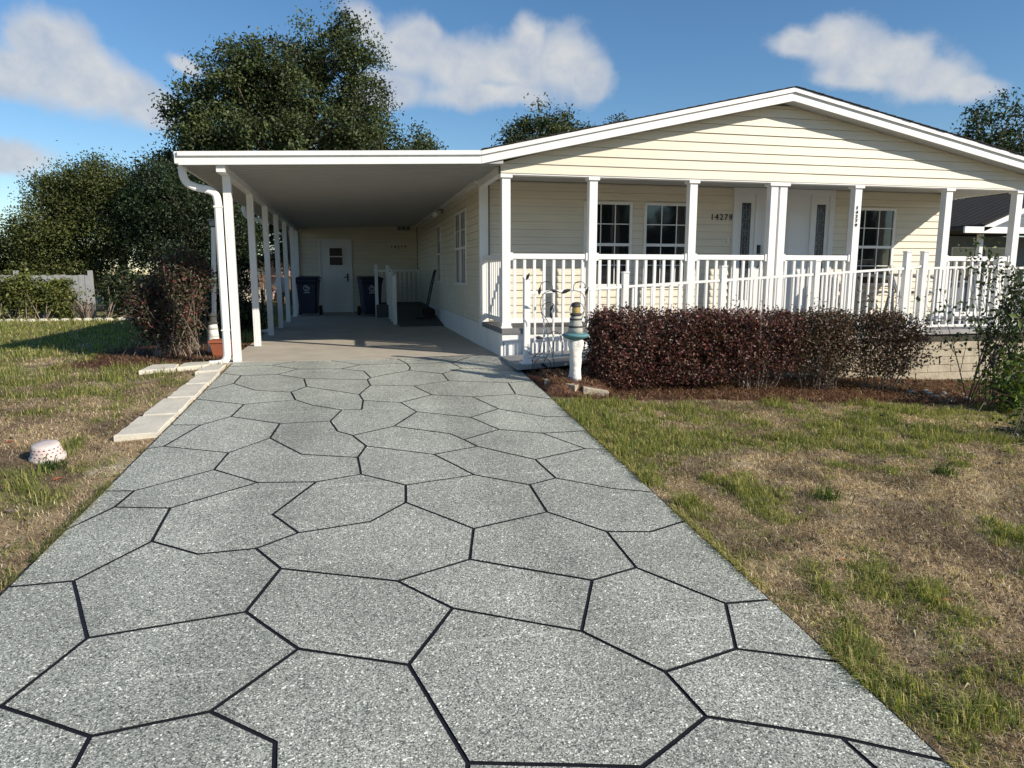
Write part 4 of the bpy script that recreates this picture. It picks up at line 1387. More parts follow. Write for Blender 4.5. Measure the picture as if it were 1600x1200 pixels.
def slab_(name, pts, z0, th, mat, label, cat, group, tilt=0.0):
    """a flat stone with slightly rough outline lying on the ground"""
    c = Vector((sum(p[0] for p in pts) / len(pts), sum(p[1] for p in pts) / len(pts)))
    out = []
    for i in range(len(pts)):
        a, b = Vector(pts[i]), Vector(pts[(i + 1) % len(pts)])
        k = max(2, int((b - a).length / .07))
        for j in range(k):
            p = a.lerp(b, j / k) + Vector((random.uniform(-.007, .007), random.uniform(-.007, .007)))
            out.append(p)
    n = len(out)
    mb = MB()
    zf = lambda p: float(z0(p.x, p.y))
    ins = [c + (p - c) * .965 for p in out]
    vs = [(p.x, p.y, zf(p) - .06) for p in out] + [(p.x, p.y, zf(p) + th - .008) for p in out] + [(p.x, p.y, zf(p) + th + random.uniform(-.002, .002)) for p in ins]
    fs = [tuple(range(2 * n, 3 * n))] + [(i, (i + 1) % n, (i + 1) % n + n, i + n) for i in range(n)] + [(n + i, n + (i + 1) % n, 2 * n + (i + 1) % n, 2 * n + i) for i in range(n)]
    mb.add(vs, fs)
    o = mb.build(name, mat)
    # origin at its own base
    return tag(o, label, cat, group)


gzz = lambda x, y_: float(gz(x, y_))
dz_ = lambda x, y_: drive_z(y_) - .015
# pale edging slabs along the driveway
ED = [('nearest', 6.10, 6.72, .31), ('second', 6.74, 7.38, .29), ('third', 7.40, 8.0, .25), ('farthest', 8.02, 8.62, .23)]
words = {'nearest': 'pale limestone edging slab, the one nearest the viewer along the driveway', 'second': 'pale limestone edging slab, second from the viewer along the driveway',
         'third': 'pale limestone edging slab, third from the viewer along the driveway', 'farthest': 'pale limestone edging slab, the farthest of the driveway row'}
for nm, ya, yb, w in ED:
    xr = LX((ya + yb) / 2) - .03
    slab_('edging_slab', [(xr - w, ya), (xr, ya + .02), (xr + .01, yb), (xr - w + .03, yb - .02)], dz_, .035, PAVE, words[nm], 'paving slab', 'edging slabs along the driveway')
for (pts, lab) in (([(-2.42, 8.86), (-2.05, 8.93), (-2.07, 9.24), (-2.36, 9.22)], 'flat pale stone bordering the burgundy shrub bed, left one'),
                   ([(-2.03, 8.98), (-1.70, 9.08), (-1.72, 9.36), (-2.02, 9.28)], 'flat pale stone bordering the burgundy shrub bed, middle one'),
                   ([(-1.78, 8.66), (-1.52, 8.70), (-1.50, 9.02), (-1.70, 9.04)], 'flat pale stone at the corner where driveway meets shrub bed')):
    slab_('border_stone', pts, gz, .05, PAVE, lab, 'stone', 'stones bordering the shrub bed')
# low timbers/blocks round the lighthouse bed
def block(name, a, b, w, h, mat, label, cat, group=None):
    mb = MB(); za, zb = gzz(*a), gzz(*b)
    d = (Vector(b) - Vector(a)).normalized(); nn = Vector((-d.y, d.x)) * w / 2
    mb.hexa([(a[0] - nn.x, a[1] - nn.y, za - .03), (b[0] - nn.x, b[1] - nn.y, zb - .03), (b[0] + nn.x, b[1] + nn.y, zb - .03), (a[0] + nn.x, a[1] + nn.y, za - .03),
             (a[0] - nn.x, a[1] - nn.y, za + h), (b[0] - nn.x, b[1] - nn.y, zb + h), (b[0] + nn.x, b[1] + nn.y, zb + h), (a[0] + nn.x, a[1] + nn.y, za + h)])
    o = mb.build(name, mat, bevel=.008)
    return tag(o, label, cat, group)


block('edging_block', (2.06, 7.42), (2.33, 7.14), .08, .055, BLOCK, 'tan edging block left of the lighthouse stump', 'block', 'edging blocks by the lighthouse')
block('edging_block', (2.39, 7.13), (2.66, 7.07), .08, .055, BLOCK, 'tan edging block right of the lighthouse stump by the hedge', 'block', 'edging blocks by the lighthouse')
block('corner_brick', (2.01, 7.95), (2.06, 7.60), .06, .03, TERRA, 'small orange brick at the driveway edge before the trellis', 'brick')

# upturned spotted flower pot on the left lawn
px_, py_ = -2.23, 5.73
pz = gzz(px_, py_)
pot = thing('flower_pot', (px_, py_, pz), 'upturned white flower pot with dark dots lying on the left lawn', 'flower pot')
mb = MB(); mb.lathe([(.115, -.02), (.12, .0), (.12, .025), (.108, .03), (.10, .07), (.09, .112), (.082, .12), (.03, .121)], (px_, py_, pz), 26)
mb.build('pot_body', POTW, pot, smooth=True)
mb = MB()
for r_ in range(3):
    for k in range(18):
        a = 2 * math.pi * (k + .5 * (r_ % 2)) / 18
        z = .045 + r_ * .024
        q_ = .1035 - (z - .045) * .22
        c = Vector((px_ + math.cos(a) * q_, py_ + math.sin(a) * q_, pz + z))
        t_ = Vector((-math.sin(a), math.cos(a), 0))
        mb.add([c + t_ * (.009 * math.cos(b)) + Vector((math.cos(a) * .0015, math.sin(a) * .0015, .009 * math.sin(b))) for b in np.linspace(0, 2 * math.pi, 7)[:-1]], [tuple(range(6))])
mb.build('dot', POTD, pot)['kind'] = 'stuff'
pot.rotation_euler = (R(7), R(-5), .4)

# things beside the first carport post
tx_, ty2 = -1.72, 10.35
pl = thing('terracotta_planter', (tx_, ty2, 0), 'square terracotta planter behind the first carport post', 'planter')
mb = MB()
mb.hexa([(tx_ - .13, ty2 - .13, -.05), (tx_ + .13, ty2 - .13, -.05), (tx_ + .13, ty2 + .13, -.05), (tx_ - .13, ty2 + .13, -.05),
         (tx_ - .17, ty2 - .17, .16), (tx_ + .17, ty2 - .17, .16), (tx_ + .17, ty2 + .17, .16), (tx_ - .17, ty2 + .17, .16)])
mb.build('planter_body', TERRA, pl, bevel=.01)
mb = MB(); mb.box(tx_ - .185, tx_ + .185, ty2 - .185, ty2 + .185, .161, .195); mb.build('rim', TERRA, pl, bevel=.008)
sl_ = thing('small_lighthouse', (-1.93, 10.75, -.03), 'small striped lighthouse figure beside the leaning white pole', 'ornament')
mb = MB(); mb.lathe([(.09, -.03), (.085, .1), (.075, .25), (.065, .38), (.06, .42)], (-1.93, 10.75, -.03), 16); mb.build('tower', STUMP, sl_, smooth=True)
for z in (.1, .22, .33):
    mb = MB(); mb.lathe([(.087 - z * .06, 0), (.09 - z * .06, .02), (.087 - z * .06, .04)], (-1.93, 10.75, z - .03), 16); mb.build('band', GREYSTN, sl_)
mb = MB(); mb.lathe([(.075, .42), (.075, .44), (.045, .45), (.045, .52), (.06, .53), (.01, .58)], (-1.93, 10.75, -.03), 16); mb.build('lantern_top', DKSTONE, sl_)
lp = thing('pole_lamp', (-2.08, 11.6, -.05), 'slim white garden pole with a small lamp head behind the first downspout', 'lamp')
mb = MB(); mb.tube([(-2.08, 11.6, -.08), (-1.98, 11.6, 1.78)], .034, 10); mb.build('pole', WHITE, lp)
mb = MB(); mb.box(-2.03, -1.93, 11.55, 11.65, 1.80, 1.88); mb.build('lamp_head', ALUM, lp, bevel=.01)
mb = MB(); mb.box(-2.05, -1.91, 11.53, 11.67, 1.881, 1.90); mb.build('lamp_cap', FENCE, lp)

# ================================================================== PLANTS
def leaf_mesh(name, C, size, cols, mat, up=.35, asp=.5, off=(0, 0, 0), outward=None):
    """many small folded leaves: C centres (n,3), size (n,), cols (n,3)"""
    n = len(C)
    d = rng.normal(size=(n, 3)); d /= np.linalg.norm(d, axis=1)[:, None]
    nr = rng.normal(size=(n, 3)); nr[:, 2] += up * 3
    if outward is not None: nr += outward * 1.1
    nr -= d * (nr * d).sum(1)[:, None]
    nr /= np.linalg.norm(nr, axis=1)[:, None] + 1e-9
    w = np.cross(nr, d)
    s = size[:, None]
    fold = nr * s * .18
    P = np.stack([C - d * s * .5, C + w * s * asp * .5 + fold, C + d * s * .5, C - w * s * asp * .5 + fold], 1) - np.array(off)
    me = bpy.data.meshes.new(name)
    me.vertices.add(4 * n); me.vertices.foreach_set('co', P.astype(np.float32).ravel())
    me.loops.add(6 * n); me.polygons.add(2 * n)
    b = np.arange(n)[:, None] * 4
    idx = np.concatenate([b, b + 1, b + 2, b, b + 2, b + 3], 1)
    me.loops.foreach_set('vertex_index', idx.astype(np.int32).ravel())
    me.polygons.foreach_set('loop_start', np.arange(0, 6 * n, 3, dtype=np.int32))
    me.update(calc_edges=True)
    a = me.color_attributes.new('Col', 'FLOAT_COLOR', 'POINT')
    cc = np.repeat(np.concatenate([cols, np.ones((n, 1))], 1), 4, 0)
    a.data.foreach_set('color', cc.astype(np.float32).ravel())
    me.materials.append(mat)
    return me


def palette(n, cols, var=.25):
    cols = np.array(cols)
    c = cols[rng.integers(0, len(cols), n)]
    return np.clip(c * (1 + var * rng.normal(size=(n, 1))), .004, 1)


def part_mesh(me, name, parent):
    o = bpy.data.objects.new(name, me); COL.objects.link(o); o.parent = parent
    ORG[o] = ORG[parent]
    return o


def tree(name, label, base, lobes, nclus, per, leaf, cols, crad=.55, trunk_r=.22, limbs=16, group=None, up=.3, shell=.55, cat='tree'):
    """lobes: (x, y, z, rx, ry, rz) ellipsoids of the crown in world coordinates"""
    t = thing(name, base, label, cat, group)
    lob = np.array(lobes, float)
    vol = lob[:, 3] * lob[:, 4] * lob[:, 5]; vol = vol ** .75
    k = rng.choice(len(lob), nclus, p=vol / vol.sum())
    d = rng.normal(size=(nclus, 3)); d /= np.linalg.norm(d, axis=1)[:, None]
    r_ = (shell + (1 - shell) * rng.random(nclus)) ** .8 * np.where(rng.random(nclus) < .25, rng.random(nclus), 1)
    cen = lob[k, :3] + d * r_[:, None] * lob[k, 3:]
    cen[:, 2] = np.maximum(cen[:, 2], base[2] + .25)
    cr_ = crad * (.55 + .8 * rng.random(nclus))
    cnt = rng.poisson(per * (cr_ / crad) ** 1.6) + 4
    ci = np.repeat(np.arange(nclus), cnt)
    n = len(ci)
    o = rng.normal(size=(n, 3)) * np.array([.55, .55, .42])
    C = cen[ci] + o * cr_[ci][:, None]
    C[:, 2] = np.maximum(C[:, 2], base[2] + .05)
    tone = (1 + .32 * rng.normal(size=nclus))[ci][:, None]
    cl = palette(n, cols, .2) * np.clip(tone, .5, 1.6)
    me = leaf_mesh('crown', C, leaf * (.65 + .7 * rng.random(n)), cl, LEAF, up, .55, base, outward=d[ci] * .6)
    part_mesh(me, 'crown', t)
    # trunk, limbs and twigs
    b = Vector(base)
    mid = Vector(lob[:, :3].mean(0))
    mb = MB()
    fork = b.lerp(mid, .45); fork.x = b.x + (mid.x - b.x) * .3
    tp = [b - Vector((0, 0, .2)), b.lerp(fork, .5) + Vector((random.uniform(-.1, .1), random.uniform(-.1, .1), 0)), fork, fork.lerp(mid, .7)]
    mb.tube(tp, [trunk_r * 1.25, trunk_r, trunk_r * .85, trunk_r * .45], 9)
    pick = rng.choice(nclus, min(limbs, nclus), replace=False)
    tips = []
    for i in pick:
        e = Vector(cen[i]); s0 = fork.lerp(mid, random.random() * .7)
        m1 = s0.lerp(e, .5) + Vector((random.uniform(-.2, .2), random.uniform(-.2, .2), random.uniform(.0, .35)))
        q_ = trunk_r * random.uniform(.22, .42)
        pts = curve([s0, m1, e], 4)
        mb.tube(pts, list(np.linspace(q_, q_ * .22, len(pts))), 6, cap=False)
        tips += [m1, e]
    tv = np.array([tuple(p) for p in tips])
    for i in rng.choice(nclus, min(nclus, limbs * 7), replace=False):
        e = cen[i]; j = np.argmin(((tv - e) ** 2).sum(1))
        s0 = Vector(tv[j]); ev = Vector(e)
        mb.tube([s0, s0.lerp(ev, .5) + Vector((random.uniform(-.1, .1), 0, random.uniform(-.05, .15))), ev], [trunk_r * .09, trunk_r * .06, trunk_r * .025], 4, cap=False)
    mb.build('trunk', BARK, t, smooth=True)
    return t


OAK = [(.050, .072, .026), (.064, .085, .030), (.036, .055, .022), (.085, .10, .038)]
OLIVE = [(.082, .096, .026), (.066, .086, .025), (.105, .11, .032), (.046, .062, .019)]
DARK = [(.026, .042, .018), (.034, .054, .02), (.02, .034, .015)]
oak = tree('oak_tree', 'tall broad dark oak rising behind the carport roof', (-1.8, 27.5, -.05),
           [(-1.9, 27, 6.0, 3.0, 2.6, 2.9), (.1, 27.3, 7.0, 1.8, 2.2, 2.75), (-3.3, 27, 5.8, 2.0, 2.2, 2.6), (-4.9, 26.6, 4.6, 1.5, 1.8, 1.7), (2.6, 27.2, 5.5, 1.1, 1.4, 1.0), (1.2, 27, 5.0, 1.7, 1.8, 1.6), (-5.3, 26.8, 2.6, 1.2, 1.6, 1.3), (-2.2, 27, 7.6, 1.7, 1.8, 1.5), (-.2, 27, 8.7, 1.5, 1.6, 1.2), (-3.4, 27, 7.6, 1.5, 1.6, 1.2), (-4.9, 27, 6.2, 1.3, 1.6, 1.5), (-5.7, 27, 4.0, .9, 1.4, 1.5)],
           900, 120, .118, OAK, .38, .34, 30, shell=.5)
tree('evergreen_tree', 'rounded olive evergreen at the far left edge behind the fence', (-10.0, 24.2, -.1), [(-10.4, 24, 1.1, 1.2, 1.2, 1.3), (-9.5, 24.3, 1.4, .8, 1.1, 1.3)], 170, 170, .075, OLIVE, .36, .14, 14, 'evergreens behind the left fence', shell=.6)
tree('evergreen_tree', 'broad olive evergreen behind the fence, tallest left of the oak', (-8.4, 24.0, -.1), [(-8.4, 23.8, 2.0, 1.1, 1.2, 1.9), (-8.2, 24, 3.2, .8, 1.0, .95)], 230, 170, .075, OLIVE, .36, .16, 14, 'evergreens behind the left fence', shell=.6)
tree('evergreen_tree', 'olive evergreen behind the fence, the one nearest the oak', (-6.7, 23.8, -.1), [(-6.8, 23.8, 2.3, 1.1, 1.1, 2.0), (-7.1, 23.6, 3.5, .7, .9, 1.0), (-6.2, 24, 3.1, .8, .9, 1.0)], 230, 170, .075, OLIVE[1:] + OAK[1:2], .36, .16, 14, 'evergreens behind the left fence', shell=.6)
tree('understory_tree', 'dark leafy tree in the shade left of the first carport post', (-4.9, 22.6, -.1), [(-4.8, 22.6, 2.0, 1.4, 1.1, 1.7), (-5.2, 22.6, 3.3, 1.1, 1.0, 1.0), (-3.9, 23, 2.4, 1.0, 1.0, 1.5), (-3.3, 23, 1.6, .8, .8, 1.2)], 300, 150, .08, DARK, .38, .15, 14, shell=.5)
tree('understory_tree', 'dark leafy tree seen between the carport posts behind the sheds', (-3.0, 31.0, -.1), [(-3.2, 31, 3.0, 1.7, 1.4, 2.0), (-1.6, 31.5, 3.2, 1.3, 1.3, 1.6)], 160, 90, .12, DARK + OAK[1:2], .45, .16, 12, shell=.5)
tree('oak_tree', 'leafy oak top showing above the left slope of the house roof', (9.6, 34.5, -.05), [(9.3, 34, 6.8, 1.9, 1.6, 2.2), (8.0, 34, 6.6, 1.1, 1.2, 1.4), (10.3, 34, 7.2, 1.0, 1.2, 1.3)], 200, 95, .14, OAK, .44, .26, 16, shell=.6)
tree('oak_tree', 'small leafy tree top just breaking the roof line near the gable', (12.8, 35.0, -.05), [(12.9, 34.6, 7.0, 1.3, 1.4, 1.65), (11.9, 34.8, 6.7, .8, 1.0, 1.5)], 110, 85, .14, OAK, .42, .22, 12, shell=.6)
tree('oak_tree', 'sparse leafy tree at the right edge behind the slate blue house', (28.2, 27.0, -.3), [(27.8, 26.5, 6.2, 2.0, 1.8, 2.4), (26.2, 26, 5.9, 1.1, 1.2, 1.4), (29.5, 26.5, 5.5, 2.0, 2, 2.5), (26.8, 26, 4.4, 1.4, 1.2, .7)], 210, 75, .15, [(.045, .062, .022), (.06, .08, .03), (.03, .048, .02)], .45, .28, 22, shell=.6)
# the trees across the street that the porch windows mirror
STREET = [(-24, -33, .7, .2), (-13, -30, .62, 3.1), (-3.5, -29, .55, 1.7), (6, -31, .66, 4.4), (17.0, -26, .85, 1.0), (24.5, -27.5, .8, 2.6), (41, -30, .8, 5.2), (54, -32, .7, .9)]
SLAB_ = ['leftmost oak across the street as seen from the porch', 'oak across the street, second from the left seen from the porch', 'oak across the street straight behind the driveway', 'oak across the street facing the porch posts', 'oak across the street mirrored in the porch window nearest the carport', 'oak across the street mirrored in the porch window beside the house number', 'oak across the street, second from the right end of the row', 'rightmost oak across the street']
for ((x_, y_, sc, rot), lab) in zip(STREET, SLAB_):
    loc = (x_, y_, -.9)
    c = copy_tree(oak, loc, rot, sc); c['label'] = lab; c['group'] = 'oaks across the street'

BURG = [(.12, .040, .037), (.085, .032, .03), (.16, .055, .046), (.055, .028, .024), (.085, .06, .038), (.18, .11, .085)]


def shrub(name, label, base, lobes, nstem, nleaf, leaf, cols, mat, twig_r=.009, twig=TWIG, group=None, spread=.6, up=.2, cat='shrub', hang=0.0, box=False, extra=0, topbias=0.0):
    """multi-stemmed shrub: stems fan from the base to points in the lobes, leaves gather along the upper stems"""
    t = thing(name, base, label, cat, group)
    lob = np.array(lobes, float)
    vol = (lob[:, 3] * lob[:, 4] * lob[:, 5]) ** .8
    def sample(n):
        k = rng.choice(len(lob), n, p=vol / vol.sum())
        if box:
            u = rng.uniform(-1, 1, (4 * n, 3)); u = u[(np.abs(u) ** 5).sum(1) < 1.0 + .25 * rng.normal(size=4 * n)][:n]
            k = k[:len(u)]
        else:
            d = rng.normal(size=(n, 3)); d /= np.linalg.norm(d, axis=1)[:, None]
            u = d * (rng.random(n) ** .45)[:, None]
        return lob[k, :3] + u * lob[k, 3:]
    ends = sample(nstem)
    b = np.array(base)
    mb = MB()
    P = []
    for e in ends:
        s0 = b + np.array([rng.normal() * spread * .16, rng.normal() * spread * .16, -.03])
        if box: s0 = np.array([b[0] + (e[0] - b[0]) * .45 + rng.normal() * .05, b[1] + (e[1] - b[1]) * .3, b[2] - .03])
        m1 = s0 * .5 + e * .5 + np.array([rng.normal() * .05, rng.normal() * .05, rng.normal() * .05])
        m1[:2] = s0[:2] * .62 + e[:2] * .38 + rng.normal(size=2) * .03
        pts = curve([s0, m1, e], 3)
        r0 = twig_r * rng.uniform(.6, 1.5)
        mb.tube(pts, list(np.linspace(r0, r0 * .3, len(pts))), 4, cap=False)
        main = np.array([tuple(p) for p in pts]); P.append(main)
        for _ in range(2):
            e2 = e + rng.normal(size=3) * .12; s2 = main[rng.integers(2, len(pts) - 1)]
            mb.tube([s2, e2], [r0 * .45, r0 * .15], 3, cap=False)
            P.append(np.stack([s2 + (e2 - s2) * q_ for q_ in np.linspace(.3, 1, 4)]))
    mb.build('stems', twig, t)['kind'] = 'stuff'
    pool = np.concatenate([p[len(p) // 2:] for p in P])
    C = pool[rng.integers(0, len(pool), nleaf)] + rng.normal(size=(nleaf, 3)) * .055
    if extra:
        E_ = sample(extra)
        if topbias:
            zz = (E_[:, 2] - E_[:, 2].min()) / (np.ptp(E_[:, 2]) + 1e-6)
            E_ = E_[rng.random(len(E_)) < (1 - topbias) + topbias * sstep(.25, .7, zz)]
        cl_ = fbm(E_[:, 0] * 1.0 + E_[:, 2], E_[:, 1] + E_[:, 2] * 1.3, 5.0, 2)
        E_ = E_[cl_ > .36]
        C = np.concatenate([C, E_ + rng.normal(size=E_.shape) * .025])
    C[:, 2] = np.maximum(C[:, 2], base[2] + .02)
    n = len(C)
    cl = palette(n, cols, .28)
    me = leaf_mesh('foliage', C, leaf * (.6 + .8 * rng.random(n)), cl, mat, up, .6, base)
    part_mesh(me, 'foliage', t)
    return t


# clipped burgundy hedge: five shrubs grown together
HX = [2.66, 3.46, 4.27, 5.08, 5.90, 6.74]
ORDL = ['thick burgundy hedge shrub at the end by the lighthouse', 'burgundy hedge shrub second from the lighthouse', 'burgundy hedge shrub in the middle of the clipped row', 'thinning burgundy hedge shrub second from the far block wall', 'sparse browning hedge shrub beside the bare block wall']
for i in range(5):
    xa, xb = HX[i], HX[i + 1]
    xm = (xa + xb) / 2
    yb_ = 7.50 - .02 * i
    z0 = gzz(xm, yb_)
    tp = .70 - .018 * i
    hw = (xb - xa) / 2 + .05
    bot = z0 + [.03, .08, .18, .20, .20][i]
    cz, hz = (tp + bot) / 2, (tp - bot) / 2
    br = BURG if i < 3 else [(.125, .068, .048), (.10, .056, .04), (.075, .066, .038), (.16, .10, .072), (.06, .05, .032)]
    shrub('hedge_shrub', ORDL[i], (xm, yb_, z0),
          [(xm, yb_, cz, hw, .33, hz)] + ([(xa + .12, yb_, cz, .14, .3, hz * .92)] if i == 0 else []), [10, 14, 20, 20, 18][i], 2000, .034, br, LEAFD, .008, TWIG if i > 1 else TWIGD, group='burgundy shrubs of the front hedge', spread=1.6, box=True,
          extra=[24000, 21000, 18000, 15500, 13500][i], topbias=[.1, .4, .66, .70, .62][i])
shrub('burgundy_shrub', 'tall twiggy burgundy shrub left of the first carport post', (-2.4, 10.6, gzz(-2.4, 10.6)),
      [(-2.4, 10.6, .72, .42, .4, .58), (-2.2, 10.7, 1.05, .32, .35, .42), (-2.72, 10.5, .6, .26, .3, .45)], 80, 7500, .045, [tuple(q_ * .75 for q_ in c_) for c_ in BURG[:4]] + [(.05, .062, .03), (.065, .07, .035), (.08, .065, .045)] * 2, LEAFD, .0042, TWIG, spread=1.7, extra=6500)
shrub('leafy_shrub', 'green leafy shrub behind the second carport post', (-2.15, 12.6, -.05), [(-2.1, 12.6, .75, .35, .4, .6), (-2.6, 12.9, .7, .5, .5, .6)], 50, 4200, .06, OAK + DARK, LEAF, .01, spread=1.5, extra=1500)
shrub('leafy_shrub', 'low dark shrub between the third and fourth carport posts', (-2.2, 15.0, -.05), [(-2.2, 15.0, .3, .5, .9, .32)], 40, 3200, .06, DARK, LEAF, .008, spread=2, extra=1800)
# along the left fence
YG_ = [(.13, .15, .03), (.10, .13, .03), (.16, .16, .05), (.07, .09, .02)]
for (x, y_, h_, lab) in ((-8.75, 20.2, .56, 'yellow-green shrub against the fence at the far left edge'), (-7.95, 20.1, .56, 'yellow-green shrub against the fence, second from the left edge'), (-7.2, 20.0, .46, 'small leafy shrub before the bare stretch of fence')):
    shrub('fence_shrub', lab, (x, y_, gzz(x, y_)), [(x, y_, h_, .5, .3, h_), (x, y_, h_ * 1.5, .42, .25, h_ * .5)], 44, 4200, .075, YG_, LEAF, .009, group='shrubs along the left fence', spread=1.6, extra=700)
shrub('laurel_shrub', 'dark green shrub between the fence and the burgundy shrub', (-5.5, 19.8, -.08), [(-5.6, 19.8, .6, .75, .5, .6), (-4.7, 19.6, .55, .7, .5, .55), (-3.8, 19.4, .5, .6, .5, .5)], 60, 6500, .085, DARK + OAK, LEAF, .01, spread=2, extra=2600)
# dry grass clump
mb = MB()
cx_, cy_ = -6.35, 19.3
g0 = gzz(cx_, cy_)
for k in range(120):
    a, r_ = random.uniform(0, 2 * math.pi), random.uniform(.2, .42)
    h_ = random.uniform(.25, .55)
    p0 = Vector((cx_ + math.cos(a) * .06, cy_ + math.sin(a) * .06, g0)); p1 = p0 + Vector((math.cos(a) * r_ * .4, math.sin(a) * r_ * .4, h_ * .7)); p2 = p0 + Vector((math.cos(a) * r_, math.sin(a) * r_, h_))
    w = Vector((-math.sin(a), math.cos(a), 0)) * .01
    mb.add([p0 - w, p0 + w, p1 + w * .8, p1 - w * .8, p2], [(0, 1, 2, 3), (3, 2, 4)])
tag(mb.build('dry_grass_clump', TWIG), 'dry brown ornamental grass clump before the left fence', 'grass clump')

# right-hand shrubs
MYRT = [(.04, .068, .024), (.055, .085, .028), (.08, .11, .034), (.03, .048, .018)]
bx, by = 7.25, 6.75
shrub('crape_myrtle', 'upright small-leaved green shrub before the ramp landing', (bx, by, gzz(bx, by)),
      [(7.5, 6.75, 1.0, .34, .35, .30), (6.92, 6.75, 1.33, .14, .15, .22), (7.35, 6.7, .55, .34, .3, .30), (6.66, 6.75, .72, .14, .15, .20), (7.75, 6.8, .2, .25, .25, .40), (6.98, 6.72, .62, .16, .15, .2)], 30, 1800, .05, MYRT, LEAF, .009, BARK, spread=1.0, extra=350)
bx, by = 7.15, 6.25
shrub('crape_myrtle', 'low yellow-green sprouting shrub at the foot of the taller one', (bx, by, gzz(bx, by)), [(7.2, 6.25, -.02, .38, .3, .22), (6.85, 6.3, -.12, .25, .2, .12)], 30, 1100, .06, [(.09, .13, .025), (.06, .10, .02), (.13, .16, .035)], LEAF, .006, BARK, spread=1.8, extra=200)
bx, by = 5.72, 5.05
shrub('sapling', 'thin-stemmed sapling on the right lawn in front of the mulch', (bx, by, gzz(bx, by)), [(6.0, 5.1, .32, .10, .12, .16), (5.85, 5.1, .15, .1, .1, .12)], 5, 170, .06, [(.11, .16, .03), (.08, .12, .02)], LEAF, .007, BARK, spread=.5)
bx, by = 6.15, 4.95
shrub('ground_shrub', 'low grey-green ground plant at the right edge of the lawn', (bx, by, gzz(bx, by)), [(6.3, 5.0, gzz(6.3, 5) + .06, .4, .25, .07)], 40, 1600, .045, [(.09, .11, .06), (.06, .08, .04)], LEAF, .004, TWIG, spread=3, extra=500)

# pale stones in the bed
for i in range(11):
    x, y_ = random.uniform(6.6, 7.5), random.uniform(6.75, 7.35)
    mb = MB(); s_ = random.uniform(.03, .06); z = gzz(x, y_)
    mb.lathe([(s_ * .6, -.02), (s_, .01), (s_ * .8, s_ * .6), (s_ * .3, s_ * .8)], (x, y_, z), 7, jit=.18)
    o = mb.build('bed_stone', PAVE if i % 3 else CONCG, smooth=True)
    tag(o, 'pale rounded stone in the mulch before the block wall', 'stone', 'pale stones in the mulch bed')

# ================================================================== NEIGHBOURS
nf = thing('board_fence', (-8, 21.0, -.1), 'greyed white vertical board fence at the back of the left lawn', 'fence')
bd = MB(); bd.box(-.068, .068, -.012, .012, 0, 1.12)
bdm = mesh_of(bd, 'board', FENCE)
for k in range(38):
    x = -12.2 + k * .146
    inst(bdm, 'board', nf, (x, 21.0 + random.uniform(-.004, .004), gzz(x, 21.0) - .03 + random.uniform(-.012, .012)))
for k in range(4):
    x = -12.0 + k * 1.75
    mb = MB(); mb.box(x - .05, x + .05, 21.02, 21.12, -.2, 1.18); mb.build('fence_post', FENCE, nf)
mb = MB(); mb.box(-12.2, -6.75, 21.0125, 21.05, .85, .93); mb.build('rail', FENCE, nf)
mb = MB(); mb.box(-12.2, -6.75, 21.0125, 21.05, .15, .23); mb.build('rail', FENCE, nf)
# pale kerb stones before the fence bed
for k in range(22):
    x = -9.6 + k * .24
    mb = MB(); z = gzz(x, 19.0)
    mb.lathe([(.11, -.03), (.12, .02), (.08, .06), (.02, .07)], (x, 19.0 + random.uniform(-.05, .05), z), 8, jit=.12)
    tag(mb.build('kerb_stone', PAVE, smooth=True), 'small pale kerb stone in the row before the fence bed', 'stone', 'kerb stones before the fence bed')

sh = thing('garden_shed', (-4.6, 29.8, 0), 'cream shed with a low gabled roof seen between the carport posts', 'shed')
mb = MB()
mb.add([(-6.3, 30, -.1), (-3.55, 30, -.1), (-3.55, 30, 1.70), (-4.9, 30, 2.35), (-6.3, 30, 1.70), (-6.3, 33, -.1), (-3.55, 33, -.1), (-3.55, 33, 1.70), (-4.9, 33, 2.35), (-6.3, 33, 1.70)],
       [(0, 1, 2, 3, 4), (9, 8, 7, 6, 5), (1, 6, 7, 2), (0, 4, 9, 5)])
mb.build('wall', NCREAM, sh)
for (a, b) in (((-4.9, 2.35), (-3.40, 1.63)), ((-6.45, 1.63), (-4.9, 2.35))):
    mb = MB()
    mb.hexa([(a[0], 29.8, a[1] + .01), (b[0], 29.8, b[1] + .01), (b[0], 33.1, b[1] + .01), (a[0], 33.1, a[1] + .01), (a[0], 29.8, a[1] + .08), (b[0], 29.8, b[1] + .08), (b[0], 33.1, b[1] + .08), (a[0], 33.1, a[1] + .08)])
    mb.build('roof', SHING, sh)
ps = thing('pink_outbuilding', (-2.4, 33, 0), 'faded pink outbuilding with a flat white roof beyond the carport posts', 'outbuilding')
mb = MB(); mb.box(-3.5, -1.2, 34, 37, -.1, 1.95); wl_ = mb.build('wall', NPINK, ps)
for k in range(8):
    mb = MB(); mb.box(-3.45 + k * .29, -3.19 + k * .29, 33.985, 33.999, -.05, 1.9); mb.build('panel', NPINK, wl_)
mb = MB(); mb.box(-3.85, -.9, 33.4, 37.2, 1.96, 2.14); mb.build('roof', WHITE, ps)
for x in (-3.75, -2.4):
    mb = MB(); mb.box(x, x + .09, 33.5, 33.6, -.1, 1.96); mb.build('post', WOOD, ps)
st = thing('timber_handrail', (-3.2, 27, 0), 'brown timber step rail seen between the carport posts', 'handrail')
for x in (-3.15, -2.2):
    mb = MB(); mb.box(x, x + .09, 26.9, 27.0, -.1, .98); mb.build('post', WOOD, st)
mb = MB(); mb.box(-3.25, -1.6, 26.86, 27.0, .981, 1.04); mb.build('top_rail', WOOD, st)
mb = MB(); mb.beam((-3.1, 26.95, .92), (-2.0, 26.95, .1), .06, .1); mb.build('stringer', WOOD, st)
